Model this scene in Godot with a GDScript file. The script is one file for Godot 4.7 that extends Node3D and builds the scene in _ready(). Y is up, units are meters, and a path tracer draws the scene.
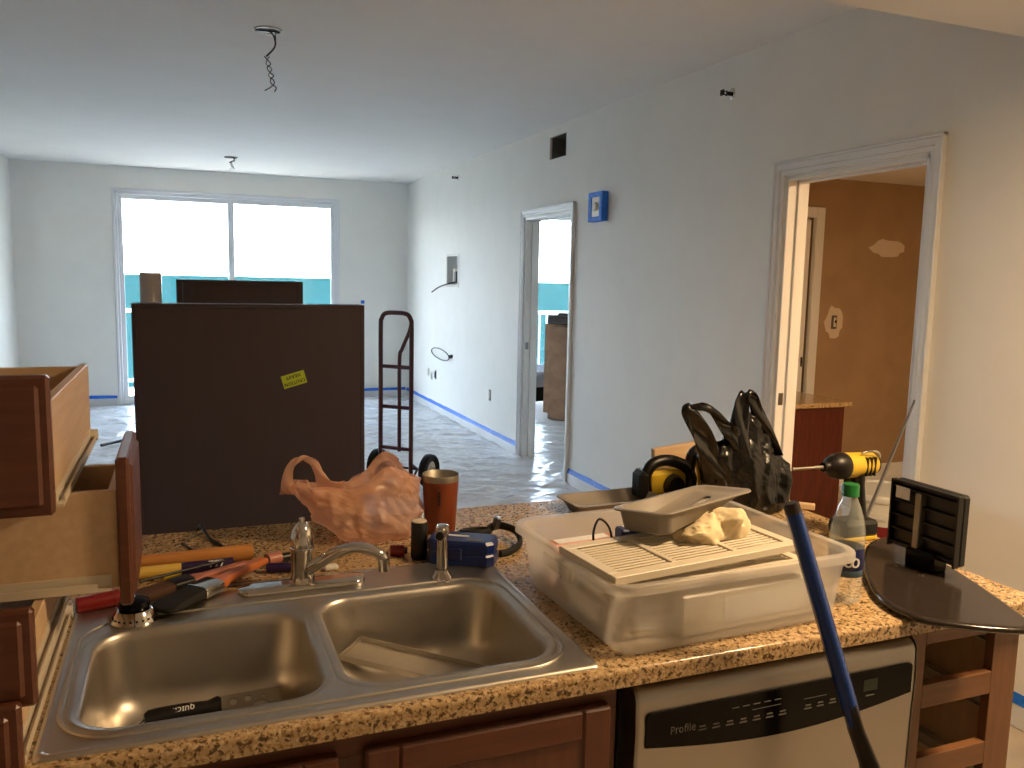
extends Node3D
# A living room under renovation seen across a kitchen peninsula. Metres, y up; the far window wall lies towards -z, the long wall with two doorways towards +x.

const XR := 2.695      # face of the right wall
const XL := -1.66      # face of the left wall
const ZF := -10.43     # face of the window wall
const CH := 2.69       # ceiling height
const KH := 2.33       # dropped kitchen ceiling
const CT := 0.915      # top of the granite counter
var M := {}
var taken := {}

# ---------------------------------------------------------------- mesh collector
class G:
	var V := PackedVector3Array()
	var N := PackedVector3Array()
	var xf := Transform3D.IDENTITY

	func tri(a: Vector3, b: Vector3, c: Vector3, na: Vector3, nb: Vector3, nc: Vector3) -> void:
		var n := na + nb + nc
		if (b - a).cross(c - a).dot(n) > 0.0:
			var t := b; b = c; c = t
			t = nb; nb = nc; nc = t
		for p in [a, b, c]:
			V.append(xf * p)
		for q in [na, nb, nc]:
			N.append((xf.basis * q).normalized())

	func quad(a: Vector3, b: Vector3, c: Vector3, d: Vector3, n: Vector3) -> void:
		tri(a, b, c, n, n, n)
		tri(a, c, d, n, n, n)

	func facet(pts: Array, outward: Vector3) -> void:
		var n: Vector3 = (pts[1] - pts[0]).cross(pts[2] - pts[0]).normalized()
		if n.dot(outward) < 0.0:
			n = -n
		for k in range(1, pts.size() - 1):
			tri(pts[0], pts[k], pts[k + 1], n, n, n)

	# box with chamfered edges
	func box(c: Vector3, s: Vector3, b := 0.0, bs := Basis.IDENTITY) -> void:
		var h := s * 0.5
		b = minf(b, 0.49 * minf(s.x, minf(s.y, s.z)))
		var f := func(v: Vector3) -> Vector3: return c + bs * v
		for ax in 3:
			for sg in [-1.0, 1.0]:
				var u := (ax + 1) % 3
				var w := (ax + 2) % 3
				var p := []
				for q in [[-1, -1], [1, -1], [1, 1], [-1, 1]]:
					var v := Vector3.ZERO
					v[ax] = sg * h[ax]
					v[u] = q[0] * (h[u] - b)
					v[w] = q[1] * (h[w] - b)
					p.append(f.call(v))
				var n := Vector3.ZERO
				n[ax] = sg
				n = bs * n
				quad(p[0], p[1], p[2], p[3], n)
		if b <= 0.0:
			return
		for ax in 3:
			var u := (ax + 1) % 3
			var w := (ax + 2) % 3
			for su in [-1.0, 1.0]:
				for sw in [-1.0, 1.0]:
					var p := []
					for q in [[-1, 0], [1, 0], [1, 1], [-1, 1]]:
						var v := Vector3.ZERO
						v[ax] = q[0] * (h[ax] - b)
						v[u] = su * (h[u] - (b if q[1] == 0 else 0.0))
						v[w] = sw * (h[w] - (0.0 if q[1] == 0 else b))
						p.append(f.call(v))
					var o := Vector3.ZERO
					o[u] = su
					o[w] = sw
					facet(p, bs * o)
		for sx in [-1.0, 1.0]:
			for sy in [-1.0, 1.0]:
				for sz in [-1.0, 1.0]:
					var g := Vector3(sx, sy, sz)
					facet([f.call(g * Vector3(h.x, h.y - b, h.z - b)), f.call(g * Vector3(h.x - b, h.y, h.z - b)), f.call(g * Vector3(h.x - b, h.y - b, h.z))], bs * g)

	func span(a: Vector3, b: Vector3, bev := 0.0) -> void:
		box((a + b) * 0.5, (b - a).abs(), bev)

	# polygon in (x, z) of its own plane pushed along y from y0 to y1, placed by t
	func prism(poly: PackedVector2Array, y0: float, y1: float, t := Transform3D.IDENTITY) -> void:
		var idx := Geometry2D.triangulate_polygon(poly)
		var mid := Vector2.ZERO
		for p in poly:
			mid += p / poly.size()
		for e in [[y0, -1.0], [y1, 1.0]]:
			var n: Vector3 = (t.basis * Vector3(0, e[1], 0)).normalized()
			for k in range(0, idx.size(), 3):
				var q := []
				for j in 3:
					var p := poly[idx[k + j]]
					q.append(t * Vector3(p.x, e[0], p.y))
				tri(q[0], q[1], q[2], n, n, n)
		var area := 0.0
		for k in poly.size():
			area += poly[k].cross(poly[(k + 1) % poly.size()])
		var s := 1.0 if area > 0.0 else -1.0
		for k in poly.size():
			var a := poly[k]
			var b := poly[(k + 1) % poly.size()]
			var d := (b - a).normalized()
			var n: Vector3 = (t.basis * Vector3(d.y * s, 0, -d.x * s)).normalized()
			quad(t * Vector3(a.x, y0, a.y), t * Vector3(b.x, y0, b.y), t * Vector3(b.x, y1, b.y), t * Vector3(a.x, y1, a.y), n)

	# round bar along a path; r is a number or one per point
	func tube(pts: Array, r, n := 10, caps := true, squash := 1.0, roll := 0.0) -> void:
		var m := pts.size()
		var rings := []
		var ns := []
		var t0: Vector3 = (pts[1] - pts[0]).normalized()
		var u := t0.cross(Vector3.UP if absf(t0.y) < 0.9 else Vector3.RIGHT).normalized().rotated(t0, roll)
		for i in m:
			var t: Vector3 = (pts[mini(i + 1, m - 1)] - pts[maxi(i - 1, 0)]).normalized()
			u = (u - t * u.dot(t)).normalized()
			var v := t.cross(u)
			var rr: float = r[i] if r is Array else r
			var ring := []
			var rn := []
			for k in n:
				var a := TAU * k / n
				ring.append(pts[i] + u * cos(a) * rr + v * sin(a) * rr * squash)
				rn.append((u * cos(a) * squash + v * sin(a)).normalized())
			rings.append(ring)
			ns.append(rn)
		for i in m - 1:
			for k in n:
				var k2 := (k + 1) % n
				tri(rings[i][k], rings[i][k2], rings[i + 1][k2], ns[i][k], ns[i][k2], ns[i + 1][k2])
				tri(rings[i][k], rings[i + 1][k2], rings[i + 1][k], ns[i][k], ns[i + 1][k2], ns[i + 1][k])
		if caps:
			for e in [0, m - 1]:
				var d: Vector3 = (pts[0] - pts[1]).normalized() if e == 0 else (pts[m - 1] - pts[m - 2]).normalized()
				for k in n:
					tri(pts[e], rings[e][k], rings[e][(k + 1) % n], d, d, d)

	# turned shape: profile of (radius, height) about y, placed by t; creases sharper than 35 degrees stay sharp
	func lathe(pf: Array, t := Transform3D.IDENTITY, n := 32, a0 := 0.0, a1 := TAU) -> void:
		var m := pf.size()
		var sn := []
		for i in m - 1:
			var d: Vector2 = pf[i + 1] - pf[i]
			sn.append(Vector2(d.y, -d.x).normalized())
		for i in m - 1:
			var nA: Vector2 = sn[i]
			var nB: Vector2 = sn[i]
			if i > 0 and sn[i].dot(sn[i - 1]) > 0.8:
				nA = (sn[i] + sn[i - 1]).normalized()
			if i < m - 2 and sn[i].dot(sn[i + 1]) > 0.8:
				nB = (sn[i] + sn[i + 1]).normalized()
			for k in n:
				var q := []
				var w := []
				for e in [[i, k, nA], [i, k + 1, nA], [i + 1, k + 1, nB], [i + 1, k, nB]]:
					var a: float = lerpf(a0, a1, float(e[1]) / n)
					q.append(t * Vector3(pf[e[0]].x * cos(a), pf[e[0]].y, pf[e[0]].x * sin(a)))
					w.append(t.basis * Vector3(e[2].x * cos(a), e[2].y, e[2].x * sin(a)))
				if pf[i].x > 1e-6:
					tri(q[0], q[1], q[2], w[0], w[1], w[2])
				if pf[i + 1].x > 1e-6:
					tri(q[0], q[2], q[3], w[0], w[2], w[3])

	# smooth sheet through rows of points; ring: each row closes on itself
	func skin(rows: Array, ring := true, flip := false) -> void:
		var m := rows.size()
		var n: int = rows[0].size()
		var nn := []
		for i in m:
			var row := []
			for k in n:
				var du: Vector3 = rows[mini(i + 1, m - 1)][k] - rows[maxi(i - 1, 0)][k]
				var dv: Vector3
				if ring:
					dv = rows[i][(k + 1) % n] - rows[i][(k + n - 1) % n]
				else:
					dv = rows[i][mini(k + 1, n - 1)] - rows[i][maxi(k - 1, 0)]
				var c := du.cross(dv)
				if c.length() < 1e-12:
					c = Vector3.UP
				row.append(c.normalized() * (-1.0 if flip else 1.0))
			nn.append(row)
		for i in m - 1:
			for k in (n if ring else n - 1):
				var j := (k + 1) % n
				tri(rows[i][k], rows[i][j], rows[i + 1][j], nn[i][k], nn[i][j], nn[i + 1][j])
				tri(rows[i][k], rows[i + 1][j], rows[i + 1][k], nn[i][k], nn[i + 1][j], nn[i + 1][k])

# ---------------------------------------------------------------- naming and placing
func numbered(n: String) -> String:
	if not taken.has(n):
		taken[n] = 0
		return n
	taken[n] += 1
	return "%s_%03d" % [n, taken[n]]

func tag(o: Node, label: String, category: String, group := "", kind := "") -> Node:
	if label != "": o.set_meta("label", label)
	if category != "": o.set_meta("category", category)
	if group != "": o.set_meta("group", group)
	if kind != "": o.set_meta("kind", kind)
	return o

func thing(called: String, label: String, category: String, at: Vector3, group := "") -> Node3D:
	var o := Node3D.new()
	o.name = numbered(called)
	add_child(o)
	o.position = at
	tag(o, label, category, group)
	return o

# commits a collector as one named mesh; shapes are given in room coordinates (or the parent's own when own is true)
func put(g: G, called: String, mat: Material, parent: Node3D = null, own := false) -> MeshInstance3D:
	var base := Vector3.ZERO
	if parent != null:
		var p: Node = parent
		while p != self and p is Node3D:
			base += p.position
			p = p.get_parent()
	else:
		var lo := Vector3(1e9, 1e9, 1e9)
		var hi := -lo
		for v in g.V:
			lo = lo.min(v)
			hi = hi.max(v)
		base = Vector3((lo.x + hi.x) * 0.5, lo.y, (lo.z + hi.z) * 0.5)
	if own:
		base = Vector3.ZERO
	var vs := PackedVector3Array()
	vs.resize(g.V.size())
	for k in g.V.size():
		vs[k] = g.V[k] - base
	var a := []
	a.resize(Mesh.ARRAY_MAX)
	a[Mesh.ARRAY_VERTEX] = vs
	a[Mesh.ARRAY_NORMAL] = g.N
	var me := ArrayMesh.new()
	me.add_surface_from_arrays(Mesh.PRIMITIVE_TRIANGLES, a)
	var o := MeshInstance3D.new()
	o.mesh = me
	o.material_override = mat
	if parent == null:
		o.name = numbered(called)
		add_child(o)
		if not own:
			o.position = base
	else:
		o.name = called
		parent.add_child(o, true)
	return o

func struct(g: G, called: String, mat: Material, parent: Node3D = null) -> MeshInstance3D:
	var o := put(g, called, mat, parent)
	if parent == null:
		o.set_meta("kind", "structure")
	return o

# raised lettering
func letters(txt: String, size: float, depth: float, t: Transform3D, mat: Material, parent: Node3D, called := "lettering", bold := true) -> MeshInstance3D:
	var tm := TextMesh.new()
	tm.text = txt
	var f := SystemFont.new()
	f.font_names = PackedStringArray(["Droid Sans"])
	f.font_weight = 700 if bold else 400
	tm.font = f
	tm.font_size = 32
	tm.pixel_size = size / 32.0
	tm.depth = depth
	tm.curve_step = 2.0
	var o := MeshInstance3D.new()
	o.mesh = tm
	o.material_override = mat
	o.name = called
	parent.add_child(o, true)
	var base := Vector3.ZERO
	var p: Node = parent
	while p != self and p is Node3D:
		base += p.position
		p = p.get_parent()
	o.transform = Transform3D(t.basis, t.origin - base)
	return o

# ---------------------------------------------------------------- curves and outlines
func curve(ctrl: Array, steps := 6) -> Array:
	var out := []
	for i in ctrl.size() - 1:
		var p0: Vector3 = ctrl[maxi(i - 1, 0)]
		var p1: Vector3 = ctrl[i]
		var p2: Vector3 = ctrl[i + 1]
		var p3: Vector3 = ctrl[mini(i + 2, ctrl.size() - 1)]
		for k in steps:
			var t := float(k) / steps
			out.append(0.5 * (2.0 * p1 + (p2 - p0) * t + (2.0 * p0 - 5.0 * p1 + 4.0 * p2 - p3) * t * t + (3.0 * p1 - p0 - 3.0 * p2 + p3) * t * t * t))
	out.append(ctrl[ctrl.size() - 1])
	return out

# rounded rectangle about (cx, cz); n points on each corner
func rrect(cx: float, cz: float, hx: float, hz: float, r: float, n := 6) -> PackedVector2Array:
	var p := PackedVector2Array()
	r = minf(r, minf(hx, hz) * 0.999)
	for q in [[1, 1, 0.0], [-1, 1, 0.5], [-1, -1, 1.0], [1, -1, 1.5]]:
		for k in n + 1:
			var a: float = PI * (q[2] + 0.5 * k / n)
			p.append(Vector2(cx + q[0] * (hx - r) + r * cos(a), cz + q[1] * (hz - r) + r * sin(a)))
	return p

func lift(p: PackedVector2Array, y: float) -> Array:
	var o := []
	for v in p:
		o.append(Vector3(v.x, y, v.y))
	return o

func turned(dir: Vector3) -> Basis:
	# basis whose y runs along dir
	var y := dir.normalized()
	var x := y.cross(Vector3.UP if absf(y.y) < 0.95 else Vector3.RIGHT).normalized()
	return Basis(x, y, x.cross(y))

# ---------------------------------------------------------------- materials
func mat(key: String, c: Color, rough := 0.6, metal := 0.0) -> StandardMaterial3D:
	var m := StandardMaterial3D.new()
	m.resource_name = key
	m.albedo_color = c
	m.roughness = rough
	m.metallic = metal
	M[key] = m
	return m

func noise_bytes(size: int, freq: float, kind: int, octaves: int, sd: int) -> PackedByteArray:
	var f := FastNoiseLite.new()
	f.seed = sd
	f.noise_type = kind
	f.frequency = freq
	f.fractal_octaves = octaves
	f.fractal_type = FastNoiseLite.FRACTAL_FBM if octaves > 1 else FastNoiseLite.FRACTAL_NONE
	if kind == FastNoiseLite.TYPE_CELLULAR:
		f.cellular_return_type = FastNoiseLite.RETURN_CELL_VALUE
	var im := f.get_seamless_image(size, size)
	im.convert(Image.FORMAT_L8)
	return im.get_data()

# colour texture: a ramp of [stop, colour] run over a noise
func ramp_tex(size: int, b: PackedByteArray, stops: Array) -> ImageTexture:
	var lut := PackedByteArray()
	for k in 256:
		var t := k / 255.0
		var c: Color = stops[stops.size() - 1][1]
		for s in stops.size() - 1:
			if t <= stops[s + 1][0]:
				c = stops[s][1].lerp(stops[s + 1][1], clampf((t - stops[s][0]) / (stops[s + 1][0] - stops[s][0]), 0, 1))
				break
		lut.append_array([c.r8, c.g8, c.b8])
	var d := PackedByteArray()
	d.resize(size * size * 3)
	for k in size * size:
		var q := b[k] * 3
		d[k * 3] = lut[q]
		d[k * 3 + 1] = lut[q + 1]
		d[k * 3 + 2] = lut[q + 2]
	return ImageTexture.create_from_image(Image.create_from_data(size, size, false, Image.FORMAT_RGB8, d))

func grey_tex(size: int, b: PackedByteArray) -> ImageTexture:
	return ImageTexture.create_from_image(Image.create_from_data(size, size, false, Image.FORMAT_L8, b))

func tri_map(m: StandardMaterial3D, scale: Vector3, world := false) -> StandardMaterial3D:
	m.uv1_triplanar = true
	m.uv1_world_triplanar = world
	m.uv1_scale = scale
	m.uv1_triplanar_sharpness = 8.0
	return m

func bump(m: StandardMaterial3D, t: Texture2D, cm: float) -> StandardMaterial3D:
	m.heightmap_enabled = true
	m.heightmap_texture = t
	m.heightmap_scale = cm
	return m

func wood(key: String, dark: Color, light: Color, rough: float, axis: int, grain: PackedByteArray) -> void:
	# streaks: the noise is drawn out along the grain axis
	var m := mat(key, Color.WHITE, rough)
	m.albedo_texture = ramp_tex(256, grain, [[0.25, dark], [0.75, light]])
	var s := Vector3(9, 9, 9)
	s[axis] = 0.7
	tri_map(m, s)

func make_materials() -> void:
	var fine := noise_bytes(256, 0.04, FastNoiseLite.TYPE_SIMPLEX_SMOOTH, 4, 3)
	var soft := noise_bytes(256, 0.012, FastNoiseLite.TYPE_SIMPLEX_SMOOTH, 4, 5)
	var t_fine := grey_tex(256, fine)
	var m: StandardMaterial3D
	# painted plaster
	m = mat("wall_paint", Color.WHITE, 0.75)
	m.albedo_texture = ramp_tex(256, soft, [[0.2, Color(0.905, 0.892, 0.858)], [0.8, Color(0.915, 0.902, 0.868)]])
	tri_map(m, Vector3(0.9, 0.9, 0.9), true)
	m = mat("ceiling_paint", Color.WHITE, 0.85)
	m.albedo_texture = ramp_tex(256, soft, [[0.2, Color(0.845, 0.838, 0.82)], [0.8, Color(0.855, 0.848, 0.83)]])
	tri_map(m, Vector3(0.7, 0.7, 0.7), true)
	m = mat("tan_paint", Color.WHITE, 0.75)
	m.albedo_texture = ramp_tex(256, soft, [[0.2, Color(0.60, 0.495, 0.375)], [0.8, Color(0.63, 0.525, 0.40)]])
	tri_map(m, Vector3(0.9, 0.9, 0.9), true)
	mat("trim_white", Color(0.86, 0.86, 0.85), 0.35)
	mat("primer", Color(0.80, 0.74, 0.66), 0.85)
	mat("window_frame", Color(0.87, 0.87, 0.87), 0.4)
	m = mat("glass", Color(0.95, 1.0, 0.98, 0.06), 0.02)
	m.transparency = BaseMaterial3D.TRANSPARENCY_ALPHA
	m = mat("concrete", Color.WHITE, 0.8)
	m.albedo_texture = ramp_tex(256, fine, [[0.2, Color(0.60, 0.59, 0.57)], [0.8, Color(0.72, 0.71, 0.69)]])
	tri_map(m, Vector3(0.6, 0.6, 0.6), true)
	m = mat("sea", Color.WHITE, 0.9)
	m.albedo_texture = ramp_tex(256, fine, [[0.2, Color(0.019, 0.105, 0.118)], [0.8, Color(0.025, 0.121, 0.133)]])
	m.specular_mode = BaseMaterial3D.SPECULAR_DISABLED
	tri_map(m, Vector3(0.006, 0.006, 0.006), true)
	# plastic sheeting
	var crease := noise_bytes(512, 0.02, FastNoiseLite.TYPE_SIMPLEX, 3, 11)
	for k in crease.size():
		crease[k] = 255 - mini(255, absi(crease[k] - 128) * 4)
	m = mat("plastic_sheet", Color(0.86, 0.865, 0.88), 0.19)
	bump(m, grey_tex(512, crease), 0.20)
	tri_map(m, Vector3(0.30, 0.30, 0.9), true)
	m = mat("floor_tile", Color.WHITE, 0.35)
	m.albedo_texture = ramp_tex(256, soft, [[0.2, Color(0.66, 0.61, 0.54)], [0.8, Color(0.74, 0.69, 0.62)]])
	tri_map(m, Vector3(0.8, 0.8, 0.8), true)
	m = mat("painter_tape", Color.WHITE, 0.6)
	m.albedo_texture = ramp_tex(256, fine, [[0.2, Color(0.05, 0.36, 0.76)], [0.8, Color(0.12, 0.46, 0.86)]])
	tri_map(m, Vector3(3, 3, 3), true)
	# granite
	var size := 1024
	var a := noise_bytes(size, 0.012, FastNoiseLite.TYPE_SIMPLEX_SMOOTH, 3, 21)
	var b := noise_bytes(size, 0.035, FastNoiseLite.TYPE_SIMPLEX, 3, 22)
	var c := noise_bytes(size, 0.09, FastNoiseLite.TYPE_CELLULAR, 1, 23)
	var d := noise_bytes(size, 0.02, FastNoiseLite.TYPE_SIMPLEX, 5, 24)
	var e := noise_bytes(size, 0.16, FastNoiseLite.TYPE_CELLULAR, 1, 25)
	var px := PackedByteArray()
	px.resize(size * size * 3)
	for k in size * size:
		var g := a[k] / 255.0
		var r := lerpf(160, 190, g)
		var gg := lerpf(132, 164, g)
		var bb := lerpf(92, 126, g)
		var w := b[k]
		if w > 150:
			var f := minf(1.0, (w - 150) / 40.0) * 0.6
			r = lerpf(r, 138, f); gg = lerpf(gg, 104, f); bb = lerpf(bb, 64, f)
		if c[k] > 205:
			r = r * 0.5 + 108; gg = gg * 0.5 + 96; bb = bb * 0.5 + 76
		elif c[k] < 28:
			r *= 0.84; gg *= 0.80; bb *= 0.74
		if d[k] < 88:
			var f := minf(1.0, (88 - d[k]) / 26.0) * 0.68
			r = lerpf(r, 52, f); gg = lerpf(gg, 38, f); bb = lerpf(bb, 28, f)
		if e[k] < 12:
			r *= 0.7; gg *= 0.66; bb *= 0.62
		px[k * 3] = int(r); px[k * 3 + 1] = int(gg); px[k * 3 + 2] = int(bb)
	m = mat("granite", Color.WHITE, 0.16)
	m.albedo_texture = ImageTexture.create_from_image(Image.create_from_data(size, size, false, Image.FORMAT_RGB8, px))
	tri_map(m, Vector3(2.6, 2.6, 2.6), true)
	# woods, one per grain direction
	var grain := noise_bytes(256, 0.02, FastNoiseLite.TYPE_SIMPLEX_SMOOTH, 5, 31)
	for ax in 3:
		wood("cherry_" + "xyz"[ax], Color(0.325, 0.175, 0.115), Color(0.365, 0.205, 0.138), 0.38, ax, grain)
		wood("maple_" + "xyz"[ax], Color(0.77, 0.655, 0.52), Color(0.80, 0.69, 0.555), 0.5, ax, grain)
		wood("frame_" + "xyz"[ax], Color(0.40, 0.265, 0.155), Color(0.44, 0.295, 0.175), 0.45, ax, grain)
	wood("vanity_wood", Color(0.25, 0.085, 0.04), Color(0.33, 0.13, 0.065), 0.4, 1, grain)
	wood("handle_wood", Color(0.70, 0.46, 0.21), Color(0.76, 0.53, 0.27), 0.45, 0, grain)
	m = mat("brown_board", Color.WHITE, 0.62)
	m.albedo_texture = ramp_tex(256, grain, [[0.25, Color(0.196, 0.148, 0.164)], [0.75, Color(0.203, 0.153, 0.169)]])
	tri_map(m, Vector3(6, 0.6, 6))
	mat("brown_edge", Color(0.10, 0.06, 0.055), 0.6)
	m = mat("cardboard", Color.WHITE, 0.85)
	m.albedo_texture = ramp_tex(256, soft, [[0.2, Color(0.52, 0.40, 0.31)], [0.8, Color(0.58, 0.45, 0.35)]])
	tri_map(m, Vector3(2, 2, 2))
	# metals
	var streak := noise_bytes(256, 0.06, FastNoiseLite.TYPE_SIMPLEX, 3, 41)
	m = mat("brushed_steel", Color(0.66, 0.645, 0.62), 0.36, 1.0)
	bump(m, grey_tex(256, streak), 0.0015)
	tri_map(m, Vector3(1.2, 40, 40))
	m = mat("sink_steel", Color(0.76, 0.735, 0.69), 0.42, 1.0)
	m.roughness_texture = ramp_tex(256, fine, [[0.2, Color(0.85, 0.85, 0.85)], [0.8, Color(1, 1, 1)]])
	tri_map(m, Vector3(3, 3, 3))
	mat("chrome", Color(0.82, 0.81, 0.79), 0.10, 1.0)
	mat("grey_metal", Color(0.50, 0.51, 0.52), 0.35, 1.0)
	mat("zinc", Color(0.62, 0.60, 0.55), 0.45, 0.9)
	# plastics, paints and cloths
	mat("black_plastic", Color(0.022, 0.022, 0.024), 0.4)
	mat("black_gloss", Color(0.012, 0.012, 0.013), 0.16)
	M.black_gloss.metallic_specular = 0.28
	mat("black_rubber", Color(0.03, 0.03, 0.033), 0.75)
	m = mat("black_film", Color(0.045, 0.045, 0.043), 0.24)
	m = mat("smoke_plastic", Color(0.17, 0.145, 0.13), 0.14)
	mat("wine_paint", Color(0.27, 0.06, 0.07), 0.35)
	mat("white_plastic", Color(0.82, 0.80, 0.75), 0.4)
	mat("cream_plastic", Color(0.80, 0.76, 0.68), 0.45)
	mat("grey_plastic", Color(0.53, 0.50, 0.46), 0.45)
	mat("red_plastic", Color(0.48, 0.07, 0.065), 0.35)
	mat("pink_plastic", Color(0.68, 0.42, 0.34), 0.4)
	mat("purple_plastic", Color(0.15, 0.07, 0.26), 0.4)
	mat("yellow_plastic", Color(0.76, 0.64, 0.15), 0.42)
	mat("pale_yellow", Color(0.86, 0.72, 0.34), 0.5)
	mat("orange_paint", Color(0.74, 0.42, 0.22), 0.3)
	mat("copper_orange", Color(0.47, 0.225, 0.13), 0.32)
	mat("blue_case", Color(0.02, 0.13, 0.36), 0.35)
	m = mat("blue_enamel", Color(0.01, 0.19, 0.46), 0.22)
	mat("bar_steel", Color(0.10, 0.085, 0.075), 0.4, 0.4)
	mat("rag", Color(0.86, 0.79, 0.64), 0.95)
	mat("bristle_black", Color(0.02, 0.018, 0.018), 0.8)
	mat("bristle_brown", Color(0.30, 0.19, 0.11), 0.8)
	mat("sticker_yellow", Color(0.66, 0.72, 0.10), 0.55)
	mat("ink", Color(0.03, 0.03, 0.03), 0.6)
	mat("print_white", Color(0.86, 0.86, 0.86), 0.6)
	mat("print_grey", Color(0.36, 0.35, 0.34), 0.5)
	mat("label_blue", Color(0.03, 0.07, 0.30), 0.4)
	mat("label_slate", Color(0.22, 0.30, 0.36), 0.4)
	mat("label_red", Color(0.45, 0.06, 0.06), 0.5)
	mat("cap_green", Color(0.05, 0.38, 0.16), 0.4)
	mat("lcd_green", Color(0.05, 0.11, 0.05), 0.3)
	mat("galvanised", Color(0.52, 0.51, 0.49), 0.5, 0.6)
	mat("bedding", Color(0.45, 0.45, 0.47), 0.9)
	m = mat("bin_plastic", Color(0.86, 0.84, 0.80, 0.36), 0.3)
	m.transparency = BaseMaterial3D.TRANSPARENCY_ALPHA
	m.backlight_enabled = true
	m.backlight = Color(0.8, 0.8, 0.8)
	m = mat("orange_film", Color(0.88, 0.72, 0.58, 0.60), 0.28)
	m.transparency = BaseMaterial3D.TRANSPARENCY_ALPHA
	m.backlight_enabled = true
	m.backlight = Color(0.9, 0.7, 0.6)
	m = mat("clear_bottle", Color(0.90, 0.95, 0.93, 0.14), 0.06)
	m.transparency = BaseMaterial3D.TRANSPARENCY_ALPHA
	m = mat("clear_film", Color(0.8, 0.82, 0.84, 0.45), 0.15)
	m.transparency = BaseMaterial3D.TRANSPARENCY_ALPHA
	m = mat("warm_diffuser", Color(1.0, 0.86, 0.66), 0.5)
	m.emission_enabled = true
	m.emission = Color(1.0, 0.88, 0.72)
	m.emission_energy_multiplier = 4.0

func _ready() -> void:
	# camera
	var cam := Camera3D.new()
	cam.name = "camera"
	add_child(cam)
	var yaw := 0.379277
	var pitch := 0.123988
	var roll := 0.020921
	var fw := Vector3(sin(yaw) * cos(pitch), -sin(pitch), -cos(yaw) * cos(pitch))
	var rt := Vector3(cos(yaw), 0, sin(yaw))
	var up := rt.cross(fw)
	var r2 := rt * cos(roll) + up * sin(roll)
	var u2 := up * cos(roll) - rt * sin(roll)
	cam.transform = Transform3D(Basis(r2, u2, -fw), Vector3(0, 1.5213, 0))
	cam.fov = 49.46
	cam.near = 0.05
	cam.far = 30000.0
	cam.current = true
	# hazy bright sky over the sea
	var env := Environment.new()
	var sky := Sky.new()
	var sm := ProceduralSkyMaterial.new()
	sm.sky_top_color = Color(0.72, 0.84, 0.97)
	sm.sky_horizon_color = Color(0.94, 0.975, 1.0)
	sm.sky_curve = 0.12
	sm.ground_bottom_color = Color(0.30, 0.55, 0.62)
	sm.ground_horizon_color = Color(0.85, 0.93, 0.96)
	sm.sun_angle_max = 1.0
	sm.energy_multiplier = 19.5
	sky.sky_material = sm
	env.background_mode = Environment.BG_SKY
	env.sky = sky
	env.ambient_light_source = Environment.AMBIENT_SOURCE_SKY
	env.tonemap_mode = Environment.TONE_MAPPER_LINEAR
	env.tonemap_exposure = 1.09
	env.sdfgi_enabled = true
	env.ssao_enabled = true
	env.ssil_enabled = true
	var we := WorldEnvironment.new()
	we.name = "world_environment"
	we.environment = env
	add_child(we)
	# high sun over the sea: it reaches the balcony, not the room
	var sun := DirectionalLight3D.new()
	sun.name = "sun"
	sun.light_color = Color(1.0, 0.96, 0.90)
	sun.light_energy = 30.0
	sun.light_angular_distance = 0.6
	sun.shadow_enabled = true
	add_child(sun)
	sun.look_at_from_position(Vector3(0, 10, -20), Vector3(0, 10, -20) + Vector3(-0.25, -1.55, 0.80), Vector3.UP)
	make_materials()
	kitchen_lamp()
	bath_lamp()
	build_shell()
	build_openings()
	build_outside()
	build_wall_bits()
	build_living()
	build_far_rooms()
	build_counter()
	build_sink()
	build_base_units()
	build_drawers()
	build_left_clutter()
	build_mid_clutter()
	build_bin()
	build_right_clutter()

# ---------------------------------------------------------------- lamps
func ceiling_lamp(called: String, label: String, at: Vector3, r: float, energy: float) -> void:
	var t := thing(called, label, "lamp", at)
	var g := G.new()
	g.lathe([Vector2(0, 0), Vector2(r, 0), Vector2(r, -0.025), Vector2(r - 0.012, -0.03), Vector2(0, -0.03)], Transform3D(Basis.IDENTITY, at), 32)
	put(g, "base_plate", M.white_plastic, t)
	g = G.new()
	g.lathe([Vector2(r - 0.015, -0.03), Vector2(r - 0.03, -0.06), Vector2(r * 0.6, -0.085), Vector2(r * 0.3, -0.095), Vector2(0, -0.098)], Transform3D(Basis.IDENTITY, at), 32)
	put(g, "light_diffuser", M.warm_diffuser, t)
	var l := AreaLight3D.new()
	l.name = called + "_light"
	l.area_size = Vector2(r * 1.5, r * 1.5)
	l.light_color = Color(1.0, 0.845, 0.65)
	l.light_energy = energy
	l.area_range = 14.0
	l.area_attenuation = 2.0
	l.shadow_enabled = true
	add_child(l)
	l.position = at + Vector3(0, -0.105, 0)
	l.rotation = Vector3(-PI / 2, 0, 0)

func kitchen_lamp() -> void:
	ceiling_lamp("ceiling_lamp", "round warm ceiling lamp under the dropped kitchen ceiling", Vector3(1.72, KH, -0.72), 0.17, 5.1)

func bath_lamp() -> void:
	ceiling_lamp("ceiling_lamp", "round warm ceiling lamp inside the tan bathroom", Vector3(3.6, 2.3, -1.9), 0.14, 7.0)

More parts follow.
